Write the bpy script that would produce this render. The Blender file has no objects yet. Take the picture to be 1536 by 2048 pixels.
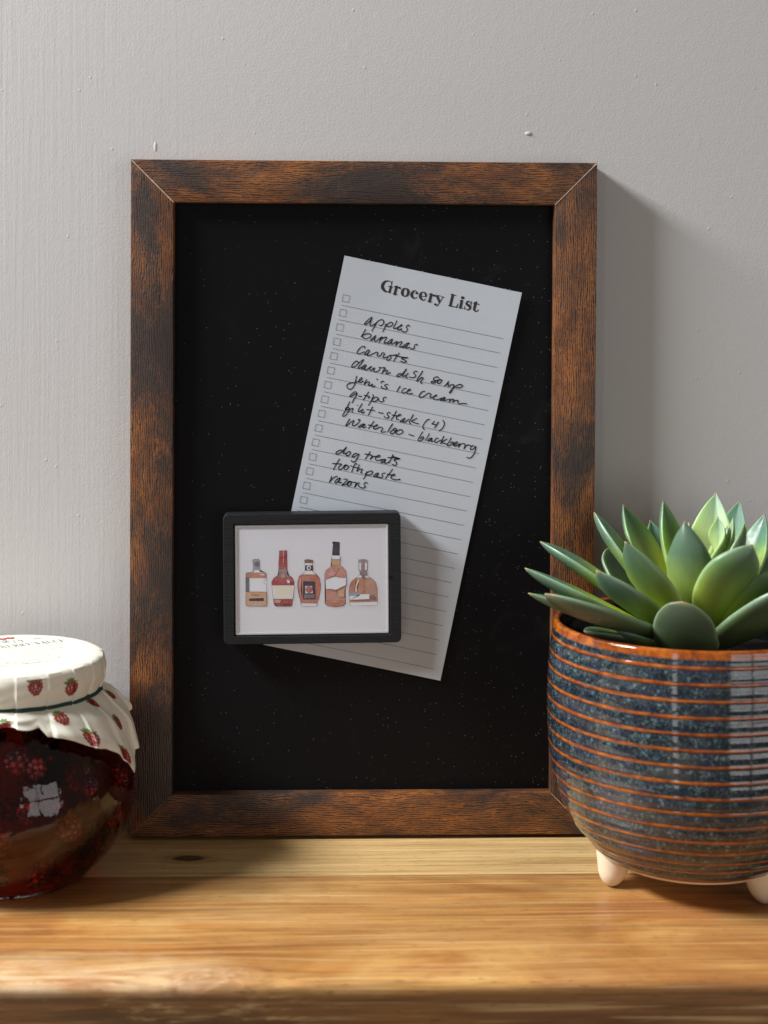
import bpy, bmesh, math, random
from mathutils import Vector, Matrix, noise as mnoise

scene = bpy.context.scene
COL = scene.collection
R = math.radians
rng = random.Random(7)

# ------------------------------------------------------------------ camera
cam_d = bpy.data.cameras.new("camera")
cam = bpy.data.objects.new("camera", cam_d)
COL.objects.link(cam)
scene.camera = cam
_yaw, _pitch, _roll = -0.03571, -0.018367, 0.005523
_r = Vector((math.cos(_yaw), math.sin(_yaw), 0)); _f = Vector((-math.sin(_yaw), math.cos(_yaw), 0)); _u = Vector((0, 0, 1))
_fw = _f*math.cos(_pitch) + _u*math.sin(_pitch); _up = -_f*math.sin(_pitch) + _u*math.cos(_pitch)
_rr = _r*math.cos(_roll) + _up*math.sin(_roll); _uu = -_r*math.sin(_roll) + _up*math.cos(_roll)
cam.matrix_world = Matrix(((_rr.x, _uu.x, -_fw.x, -0.023937), (_rr.y, _uu.y, -_fw.y, -1.017879), (_rr.z, _uu.z, -_fw.z, 0.343003), (0, 0, 0, 1)))
cam_d.sensor_fit = 'VERTICAL'; cam_d.sensor_height = 36.0
cam_d.lens = 36.0*3322/2048
cam_d.shift_y = -418.97/2048
cam_d.clip_start = 0.05; cam_d.clip_end = 50
cam_d.dof.use_dof = True; cam_d.dof.focus_distance = 1.0; cam_d.dof.aperture_fstop = 7.6

# ------------------------------------------------------------------ light
world = bpy.data.worlds.new("World"); scene.world = world; world.use_nodes = True
_bg = world.node_tree.nodes["Background"]
_bg.inputs[0].default_value = (1.0, 0.87, 0.75, 1); _bg.inputs[1].default_value = 0.148

def area(name, loc, target, sx, sy, power, col):
    d = bpy.data.lights.new(name, 'AREA'); d.shape = 'RECTANGLE'; d.size = sx; d.size_y = sy
    d.energy = power; d.color = col
    o = bpy.data.objects.new(name, d); COL.objects.link(o)
    o.location = loc
    o.rotation_euler = (Vector(target) - Vector(loc)).to_track_quat('-Z', 'Y').to_euler()
    return o
area("window_left", (-1.55, -0.46, 1.50), (0, -0.05, 0.18), 0.80, 0.36, 101, (0.94, 0.97, 1.0))
# the room's other window: four panes, to the right behind the photographer
_wc = Vector((1.62, -2.36, 0.25)); _wt = (Vector((0.1, -0.05, 0.2)) - _wc).normalized(); _ws = Vector((-_wt.y, _wt.x, 0)).normalized()
for _i in (-1, 1):
    for _k in (-1, 1):
        _p = _wc + _ws*(0.41*_i) + Vector((0, 0, 0.44*_k))
        area("window_pane", _p, _p + _wt, 0.74, 0.80, 4.0, (0.98, 0.95, 0.96))
area("window_gap", (-0.86, -2.35, 0.1), (0.1, -0.05, 0.1), 0.16, 1.5, 2.0, (1.0, 0.97, 0.95))

scene.render.engine = 'CYCLES'
scene.cycles.use_denoising = True
scene.cycles.max_bounces = 14
scene.cycles.transmission_bounces = 12
scene.cycles.transparent_max_bounces = 12
scene.cycles.sample_clamp_indirect = 8
vs = scene.view_settings
scene.display_settings.display_device = 'sRGB'
vs.view_transform = 'Standard'; vs.look = 'None'; vs.exposure = 0.0; vs.gamma = 1.0; vs.use_curve_mapping = False

# ------------------------------------------------------------------ helpers
def tag(o, label=None, cat=None, group=None, kind=None):
    if label: o['label'] = label
    if cat: o['category'] = cat
    if group: o['group'] = group
    if kind: o['kind'] = kind
    return o

def empty(name, loc, label, cat, group=None):
    o = bpy.data.objects.new(name, None); COL.objects.link(o); o.location = loc
    o.empty_display_size = 0.02
    return tag(o, label, cat, group)

def link(name, bm, mats, parent=None, smooth=False, world_space=True):
    """one mesh object; coordinates in bm are world coordinates when world_space"""
    me = bpy.data.meshes.new(name)
    if parent is not None and world_space:
        bmesh.ops.translate(bm, verts=bm.verts, vec=-Vector(parent_world(parent)))
    bm.normal_update()
    bm.to_mesh(me); bm.free()
    for m in (mats if isinstance(mats, (list, tuple)) else [mats]): me.materials.append(m)
    if smooth:
        for p in me.polygons: p.use_smooth = True
    o = bpy.data.objects.new(name, me); COL.objects.link(o)
    if parent is not None: o.parent = parent
    return o

def parent_world(o):
    v = Vector(o.location)
    while o.parent is not None:
        o = o.parent; v += Vector(o.location)
    return v

class NT:
    def __init__(s, name, base=(0.5, 0.5, 0.5), rough=0.5, **kw):
        s.m = bpy.data.materials.new(name); s.m.use_nodes = True
        s.t = s.m.node_tree; s.b = s.t.nodes["Principled BSDF"]
        s.b.inputs['Base Color'].default_value = (*base, 1); s.b.inputs['Roughness'].default_value = rough
        for k, v in kw.items(): s.set(k.replace('_', ' '), v)
    def set(s, k, v):
        i = s.b.inputs[k]
        if hasattr(v, 'node'): s.t.links.new(v, i)
        else: i.default_value = (*v, 1) if isinstance(v, tuple) and len(v) == 3 and i.type == 'RGBA' else v
    def n(s, typ, ins=None, **attr):
        nd = s.t.nodes.new(typ)
        for k, v in attr.items(): setattr(nd, k, v)
        for k, v in (ins or {}).items():
            i = nd.inputs[k]
            if hasattr(v, 'node'): s.t.links.new(v, i)
            else: i.default_value = (*v, 1) if isinstance(v, tuple) and len(v) == 3 and i.type == 'RGBA' else v
        return nd
    def obj(s): return s.n('ShaderNodeTexCoord').outputs['Object']
    def uv(s): return s.n('ShaderNodeTexCoord').outputs['UV']
    def scale(s, vec, sc, loc=(0, 0, 0), rot=(0, 0, 0)): return s.n('ShaderNodeMapping', {'Vector': vec, 'Scale': sc, 'Location': loc, 'Rotation': rot}).outputs[0]
    def noise(s, vec, sc=1.0, det=3.0, rough=0.55, dist=0.0, col=False):
        nd = s.n('ShaderNodeTexNoise', {'Vector': vec, 'Scale': sc, 'Detail': det, 'Roughness': rough, 'Distortion': dist})
        return nd.outputs[1 if col else 0]
    def vor(s, vec, sc, feature='F1', rnd=1.0):
        return s.n('ShaderNodeTexVoronoi', {'Vector': vec, 'Scale': sc, 'Randomness': rnd}, feature=feature)
    def ramp(s, fac, stops, interp='LINEAR'):
        nd = s.n('ShaderNodeValToRGB', {'Fac': fac}); cr = nd.color_ramp; cr.interpolation = interp
        while len(cr.elements) < len(stops): cr.elements.new(0.5)
        for e, (p, c) in zip(cr.elements, stops):
            e.position = p; e.color = (c, c, c, 1) if not isinstance(c, tuple) else (*c, 1)
        return nd.outputs[0]
    def mix(s, fac, a, b, blend='MIX'):
        nd = s.n('ShaderNodeMix', data_type='RGBA', blend_type=blend)
        for idx, v in ((0, fac), (6, a), (7, b)):
            i = nd.inputs[idx]
            if hasattr(v, 'node'): s.t.links.new(v, i)
            else: i.default_value = (*v, 1) if isinstance(v, tuple) else v
        return nd.outputs[2]
    def math(s, op, a, b=0.0, clamp=False):
        nd = s.n('ShaderNodeMath', operation=op, use_clamp=clamp)
        for i, v in enumerate((a, b)):
            if hasattr(v, 'node'): s.t.links.new(v, nd.inputs[i])
            else: nd.inputs[i].default_value = v
        return nd.outputs[0]
    def mr(s, v, a, b, c=0.0, d=1.0): return s.n('ShaderNodeMapRange', {'Value': v, 'From Min': a, 'From Max': b, 'To Min': c, 'To Max': d}).outputs[0]
    def sep(s, vec):
        nd = s.n('ShaderNodeSeparateXYZ', {'Vector': vec}); return nd.outputs
    def comb(s, x, y, z): return s.n('ShaderNodeCombineXYZ', {'X': x, 'Y': y, 'Z': z}).outputs[0]
    def bump(s, h, dist, strength=1.0, normal=None):
        ins = {'Height': h, 'Distance': dist, 'Strength': strength}
        if normal is not None: ins['Normal'] = normal
        nd = s.n('ShaderNodeBump', ins); s.set('Normal', nd.outputs[0]); return nd.outputs[0]

def box(bm, x0, x1, y0, y1, z0, z1, mi=0):
    v = [bm.verts.new((x, y, z)) for x in (x0, x1) for y in (y0, y1) for z in (z0, z1)]
    fs = []
    for q in ((0, 1, 3, 2), (4, 6, 7, 5), (0, 4, 5, 1), (2, 3, 7, 6), (0, 2, 6, 4), (1, 5, 7, 3)):
        f = bm.faces.new([v[i] for i in q]); f.material_index = mi; fs.append(f)
    return fs

def lathe(bm, prof, cx, cy, n=96, rfun=None, cap0=False, cap1=False, uv=False, arcs=None):
    """prof: list of (r, z); returns rings"""
    rings = []
    for k, (r, z) in enumerate(prof):
        rings.append([bm.verts.new((cx + (r + (rfun(2*math.pi*i/n, k) if rfun else 0))*math.cos(2*math.pi*i/n),
                                    cy + (r + (rfun(2*math.pi*i/n, k) if rfun else 0))*math.sin(2*math.pi*i/n), z)) for i in range(n)])
    arc = [0.0]
    for a, b in zip(prof, prof[1:]): arc.append(arc[-1] + math.hypot(b[0]-a[0], b[1]-a[1]))
    if arcs: arc = arcs
    lay = bm.loops.layers.uv.verify() if uv else None
    for k in range(len(rings)-1):
        for i in range(n):
            j = (i+1) % n
            f = bm.faces.new((rings[k][i], rings[k][j], rings[k+1][j], rings[k+1][i]))
            if uv:
                for l, (a, b) in zip(f.loops, ((i, k), (i+1, k), (i+1, k+1), (i, k+1))): l[lay].uv = (a/n, arc[b])
    if cap0: bm.faces.new(list(reversed(rings[0])))
    if cap1: bm.faces.new(rings[-1])
    return rings

def cr(pts, sub=4, closed=False):
    """Catmull-Rom through tuples of any length"""
    P = [tuple(map(float, q)) for q in pts]
    if len(P) < 3: return P
    out = []
    n = len(P)
    for i in range(n-1):
        p0 = P[i-1] if i > 0 else P[0]; p1 = P[i]; p2 = P[i+1]; p3 = P[i+2] if i+2 < n else P[-1]
        for k in range(sub):
            t = k/sub
            out.append(tuple(0.5*((2*b) + (-a+c)*t + (2*a-5*b+4*c-d)*t*t + (-a+3*b-3*c+d)*t**3) for a, b, c, d in zip(p0, p1, p2, p3)))
    out.append(P[-1])
    return out

def ribbon(bm, pts, widths, to3d, mi=0, caps=True):
    """flat inked stroke: 2-D points + full widths, mapped with to3d(x, y)"""
    n = len(pts)
    L = []; Rr = []
    for i in range(n):
        a = pts[max(i-1, 0)]; b = pts[min(i+1, n-1)]
        dx, dy = b[0]-a[0], b[1]-a[1]; l = math.hypot(dx, dy) or 1
        w = widths[i]/2
        L.append((pts[i][0]-dy/l*w, pts[i][1]+dx/l*w)); Rr.append((pts[i][0]+dy/l*w, pts[i][1]-dx/l*w))
    vl = [bm.verts.new(to3d(*q)) for q in L]; vr = [bm.verts.new(to3d(*q)) for q in Rr]
    for i in range(n-1):
        f = bm.faces.new((vl[i], vl[i+1], vr[i+1], vr[i])); f.material_index = mi
    if caps:
        for c, w in ((pts[0], widths[0]), (pts[-1], widths[-1])):
            f = bm.faces.new([bm.verts.new(to3d(c[0]+w/2*math.cos(k*math.pi/4), c[1]+w/2*math.sin(k*math.pi/4))) for k in range(8)])
            f.material_index = mi

def face_towards(bm, d):
    bm.normal_update()
    d = Vector(d)
    bmesh.ops.reverse_faces(bm, faces=[f for f in bm.faces if f.normal.dot(d) < 0])

# ------------------------------------------------------------------ traced writing, drawings and plan data
HAND = [[[240,332],[233,335],[222,348],[211,363],[203,377],[205,383],[214,378],[225,366],[236,348],[240,334],[237,356],[235,376],[242,383],[253,377],[265,366]],[[265,369],[276,351],[290,338],[303,333],[313,340],[315,354],[307,366],[297,371],[290,369]],[[273,357],[267,378],[260,397],[255,409],[259,414]],[[331,355],[328,371],[324,392],[320,404]],[[334,364],[343,348],[358,338],[368,339],[369,351],[360,362],[347,367],[339,368]],[[390,322],[385,345],[379,366],[385,372],[397,365],[409,356],[422,347],[427,341],[422,340],[413,351],[406,366],[406,375],[416,373],[428,363]],[[471,339],[467,333],[458,337],[454,348],[462,357],[463,370],[452,378],[436,377],[425,371]],[[215,412],[207,439],[198,462],[206,450],[226,437],[242,433],[255,438],[253,449],[241,460],[227,466],[213,464],[209,458]],[[285,434],[276,444],[264,458],[257,468],[264,469],[276,458],[285,442],[281,457],[283,468],[292,469],[303,455],[312,445],[324,435],[317,452],[311,472],[319,452],[333,438],[348,432],[350,437],[345,452],[341,466],[346,470],[361,462]],[[388,436],[379,441],[368,454],[362,466],[368,470],[380,459],[388,442],[383,461],[388,467],[398,461],[409,450],[419,444],[415,457],[414,470],[424,453],[439,441],[447,442],[444,454],[438,470],[443,474],[453,469]],[[492,439],[481,442],[467,455],[456,469],[455,473],[467,469],[481,455],[491,440],[479,461],[477,471],[483,472],[492,466]],[[542,442],[538,437],[529,441],[525,449],[527,460],[522,468],[509,469],[498,463]],[[232,524],[233,517],[227,513],[215,518],[204,533],[196,549],[194,562],[203,566],[218,558],[235,546]],[[263,531],[257,529],[250,539],[242,553],[241,561],[249,560],[261,547],[266,533],[260,552],[258,563],[267,564],[279,555],[296,542],[308,533],[316,534],[318,540],[315,551],[323,555],[334,550],[341,540],[342,531],[353,529],[358,535],[354,547],[354,556],[364,555],[379,546]],[[393,535],[384,545],[378,562],[381,568],[391,565],[400,552],[399,541],[392,535],[410,531],[431,524]],[[445,510],[435,530],[427,549],[421,567]],[[419,529],[446,531],[477,530],[503,527],[483,533],[468,536],[466,542],[480,544],[494,548],[495,555],[480,559],[461,556]],[[213,616],[203,610],[193,617],[183,633],[179,647],[185,652],[197,646],[208,632],[221,614],[232,600],[239,593],[239,600],[229,626],[219,645],[223,652],[236,643],[245,634]],[[263,621],[254,625],[245,639],[241,648],[247,651],[257,638],[264,622],[259,640],[260,651],[268,652],[280,641],[288,631],[298,624],[289,637],[290,646],[300,647],[310,635],[317,628],[315,641],[319,652],[333,649],[346,638],[349,626],[342,619],[358,620],[373,615],[380,618],[372,634],[366,655]],[[368,647],[378,635],[390,628],[398,630],[393,641],[392,648],[400,648],[415,637]],[[221,700],[220,718],[220,738],[216,764],[205,782],[192,786],[180,780],[174,767],[181,755],[200,745],[222,738],[239,727],[251,718],[256,707],[252,702],[245,710],[240,724],[243,733],[254,731],[266,722]],[[284,708],[278,725],[275,742],[282,730],[294,720],[304,720],[303,730],[300,737],[309,740],[322,731]],[[325,727],[323,740],[330,744],[341,736]],[[344,692],[349,695]],[[388,699],[380,698],[373,705],[374,711]],[[416,712],[410,710],[400,717],[400,724],[411,728],[416,736],[405,741],[388,739],[380,732],[380,728]],[[481,630],[471,632],[461,643],[458,651],[466,653],[481,642],[496,618],[508,594],[501,613],[493,634],[492,644],[498,645],[509,636]],[[522,620],[514,636],[515,646],[523,647]],[[575,599],[566,597],[556,604],[556,613],[567,619],[571,628],[561,638],[546,641],[533,641]],[[606,589],[596,616],[585,641],[583,656],[587,654],[600,636],[612,627],[618,630],[612,642],[607,656],[612,663],[618,660]],[[709,611],[705,605],[695,606],[681,616],[681,624],[694,632],[697,639],[686,646],[673,647],[670,641],[684,635],[701,627],[716,619]],[[718,617],[709,632],[709,641],[721,642],[729,631],[729,620],[718,616],[733,619]],[[774,619],[765,636],[754,653],[765,639],[776,631],[775,646],[783,646],[796,633],[811,633]],[[812,633],[807,653],[802,674],[796,686],[792,681],[800,666],[810,653],[823,636],[840,624],[857,622],[861,631],[847,642],[825,645]],[[491,706],[484,725],[479,744]],[[530,714],[521,713],[510,726],[508,739],[516,744],[529,737],[541,728],[554,718],[556,712],[548,713],[540,728],[540,737],[551,742],[572,734]],[[644,707],[631,711],[620,727],[616,743],[623,749],[638,743],[654,727],[667,713],[682,715],[685,721],[680,733],[688,736],[703,728],[717,720],[719,713],[712,716],[705,728],[705,739],[719,743],[740,734],[751,725]],[[772,717],[760,723],[750,735],[749,741],[760,736],[774,720],[767,734],[770,739],[784,731],[802,721]],[[805,722],[803,742],[809,727],[821,718],[828,722],[823,736],[835,725],[847,720],[854,721],[854,732],[865,738],[882,732],[909,729]],[[241,797],[231,794],[217,807],[206,822],[206,828],[215,825],[231,810],[245,802],[240,821],[232,845],[226,864]],[[258,816],[274,813]],[[311,780],[301,805],[289,834]],[[290,804],[322,805],[317,817]],[[339,789],[344,797],[341,813],[336,834],[326,858]],[[340,825],[350,808],[364,800],[376,804],[371,818],[357,829],[346,830]],[[377,806],[382,818],[395,822],[405,819],[412,812],[405,803],[408,795],[418,788],[422,793]],[[211,860],[205,886],[198,913],[190,937],[186,951],[190,955],[202,948],[213,926],[219,906],[212,896],[198,900],[196,912],[219,906],[239,895],[236,913],[241,920]],[[260,871],[261,873]],[[287,856],[280,877],[272,901],[276,910],[286,903],[294,895],[301,892],[299,888],[293,898],[294,909],[302,911],[310,903]],[[353,863],[347,889],[338,915]],[[322,886],[346,883],[371,883]],[[396,889],[423,888]],[[466,879],[461,875],[450,880],[449,890],[459,898],[462,906],[452,912],[439,910],[434,905]],[[499,859],[492,888],[480,916]],[[479,887],[499,887],[520,884],[530,875],[525,873],[514,884],[508,899],[513,908],[524,907]],[[560,890],[549,897],[537,911],[535,916],[546,913],[561,895],[553,909],[554,916],[568,911],[583,892]],[[604,859],[598,882],[591,906],[595,915],[601,916]],[[630,876],[615,890],[603,901],[625,906],[648,907]],[[232,964],[224,985],[217,1006],[223,1005],[239,985],[260,965],[256,985],[257,998],[273,994],[288,975],[294,958],[290,952],[283,958]],[[330,975],[314,978],[300,992],[293,1000],[303,999],[319,986],[329,978],[320,991],[323,998],[339,990]],[[379,947],[368,972],[355,997]],[[351,975],[372,976],[385,977],[400,971],[405,963],[399,965],[388,977],[384,989],[393,992],[409,984],[424,973],[440,978],[434,997],[439,1002],[451,998],[463,994]],[[493,939],[483,966],[474,993]],[[506,972],[492,988],[493,998],[506,998],[518,983],[524,969],[517,962],[507,965],[504,973],[517,976]],[[526,978],[525,991],[537,995],[555,988],[564,975],[557,965],[544,965],[526,978]],[[602,982],[635,985]],[[707,868],[695,873],[684,891],[677,911],[679,927],[688,933]],[[739,872],[732,885],[727,892],[741,891],[755,891]],[[763,873],[756,893],[748,911]],[[787,856],[799,868],[801,885],[794,906],[779,924]],[[681,950],[673,976],[665,1000],[669,1009],[681,1005],[692,992],[695,981],[688,979],[675,992]],[[724,952],[717,975],[708,998]],[[746,976],[734,980],[724,993],[725,999],[736,992],[746,979],[743,993],[747,997],[757,991]],[[783,970],[771,972],[765,990],[773,999],[787,988],[801,976]],[[813,950],[809,971],[804,999]],[[834,963],[820,977],[806,988],[824,992],[843,993]],[[859,951],[852,975],[844,999],[854,1000],[871,989],[880,977],[871,973],[860,983]],[[882,992],[897,979],[903,969],[895,968],[886,979],[882,992],[891,996],[904,989],[920,974],[916,988],[913,1000],[925,976],[939,970],[949,971],[950,987],[948,1001],[956,983],[967,972],[988,974]],[[1003,970],[994,973],[987,986],[988,996],[999,995],[1011,981],[1016,970],[1018,999],[1012,1026],[1000,1045],[983,1050],[977,1046]],[[225,1157],[212,1160],[197,1173],[193,1184],[202,1188],[221,1172],[240,1147],[248,1132],[241,1154],[235,1172],[241,1176],[251,1169]],[[266,1157],[255,1172],[257,1183],[269,1182],[278,1169],[276,1157],[266,1157]],[[319,1158],[305,1163],[293,1179],[294,1184],[308,1180],[325,1164],[331,1159],[328,1179],[320,1203],[307,1214],[296,1211],[293,1207]],[[394,1133],[386,1157],[374,1182]],[[366,1152],[391,1151],[412,1153],[407,1168],[404,1179],[414,1161],[429,1154],[450,1154],[458,1144],[448,1143],[437,1157],[434,1169],[444,1176],[460,1171],[476,1162]],[[496,1158],[483,1163],[472,1175],[473,1184],[483,1180],[496,1162],[492,1175],[497,1182],[510,1178],[517,1170]],[[534,1121],[528,1148],[520,1176]],[[507,1146],[536,1140],[579,1138],[529,1131]],[[579,1138],[558,1146],[546,1153],[561,1162],[567,1173],[559,1183],[541,1180]],[[221,1213],[209,1248],[198,1283]],[[185,1248],[212,1244],[240,1241],[228,1258],[228,1271],[239,1274],[253,1259],[258,1245],[269,1239],[261,1251],[261,1266],[275,1267],[284,1253],[280,1242],[268,1244],[262,1254]],[[332,1223],[323,1220],[317,1233],[313,1254],[310,1273]],[[295,1239],[318,1243],[349,1243]],[[346,1223],[342,1245],[338,1266],[353,1249],[370,1246],[366,1259],[364,1268],[373,1269]],[[399,1254],[399,1271],[393,1292],[388,1302]],[[392,1272],[406,1256],[424,1245],[434,1250],[429,1265],[413,1273],[400,1276]],[[470,1249],[457,1255],[447,1270],[446,1276],[458,1272],[471,1253],[465,1268],[467,1276],[476,1271]],[[509,1241],[498,1245],[493,1255],[499,1264],[492,1274],[480,1273]],[[549,1209],[534,1243],[518,1272]],[[524,1245],[548,1244],[565,1246],[570,1237],[560,1238],[551,1252],[552,1264],[570,1268],[590,1266],[607,1259],[603,1264]],[[196,1326],[195,1343],[189,1365],[204,1338],[221,1322],[229,1319]],[[249,1325],[237,1331],[224,1349],[222,1358],[232,1358],[248,1336],[251,1325],[246,1343],[249,1355],[261,1349]],[[272,1329],[280,1324],[294,1325],[289,1336],[276,1354],[267,1366],[284,1359],[297,1350],[300,1339],[312,1331]],[[312,1332],[302,1349],[301,1361],[314,1358],[322,1345],[315,1334],[333,1334],[350,1332],[348,1348],[345,1364],[355,1341],[367,1330]],[[417,1324],[408,1320],[399,1327],[399,1336],[409,1344],[403,1354],[386,1357],[370,1352],[366,1343]]]
TITLE = [[[313,113,3],[307,98,4],[290,97,6],[272,106,13],[263,125,18],[266,144,18],[280,158,14],[295,163,7],[309,156,4]],[[313,127,13],[312,162,12]],[[294,127,4],[326,128,4]],[[314,93,4],[315,119,4]],[[346,121,15],[345,166,15]],[[331,121,4],[346,121,4]],[[332,166,4],[362,166,4]],[[349,133,4],[358,121,7]],[[364,123,11],[370,125,10]],[[404,119,5],[391,127,12],[387,146,16],[394,161,13],[406,167,5],[420,158,12],[424,140,16],[417,125,13],[404,119,5]],[[471,134,11],[479,134,10]],[[476,127,4],[462,121,5],[450,131,12],[446,149,16],[455,163,12],[469,166,6],[483,157,4]],[[502,145,4],[536,143,4]],[[534,142,10],[527,126,11],[511,119,5],[499,131,12],[498,147,16],[508,162,12],[522,167,6],[536,156,4]],[[562,123,15],[560,167,15]],[[546,123,4],[562,123,4]],[[546,167,4],[577,167,4]],[[564,134,4],[571,124,7]],[[578,126,11],[585,127,10]],[[598,124,15],[621,159,12]],[[587,121,4],[621,121,4]],[[635,123,4],[621,162,5],[612,181,5],[602,183,4]],[[596,177,11],[602,177,11]],[[624,123,4],[643,124,4]],[[690,100,15],[689,165,15]],[[675,99,4],[712,99,4]],[[676,168,5],[731,168,5]],[[728,168,9],[733,145,4]],[[749,104,15],[756,104,15]],[[751,124,15],[751,165,15]],[[737,123,4],[752,124,4]],[[739,167,4],[768,167,4]],[[810,131,4],[798,119,6],[785,122,9],[782,135,12],[794,141,15],[807,148,15],[808,160,11],[796,170,6],[779,164,4]],[[810,115,4],[811,136,4]],[[776,152,4],[776,171,4]],[[836,113,15],[835,155,15],[842,166,9],[853,167,6],[862,154,4]],[[842,105,2],[836,119,9]],[[820,122,5],[861,123,5]]]
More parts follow.
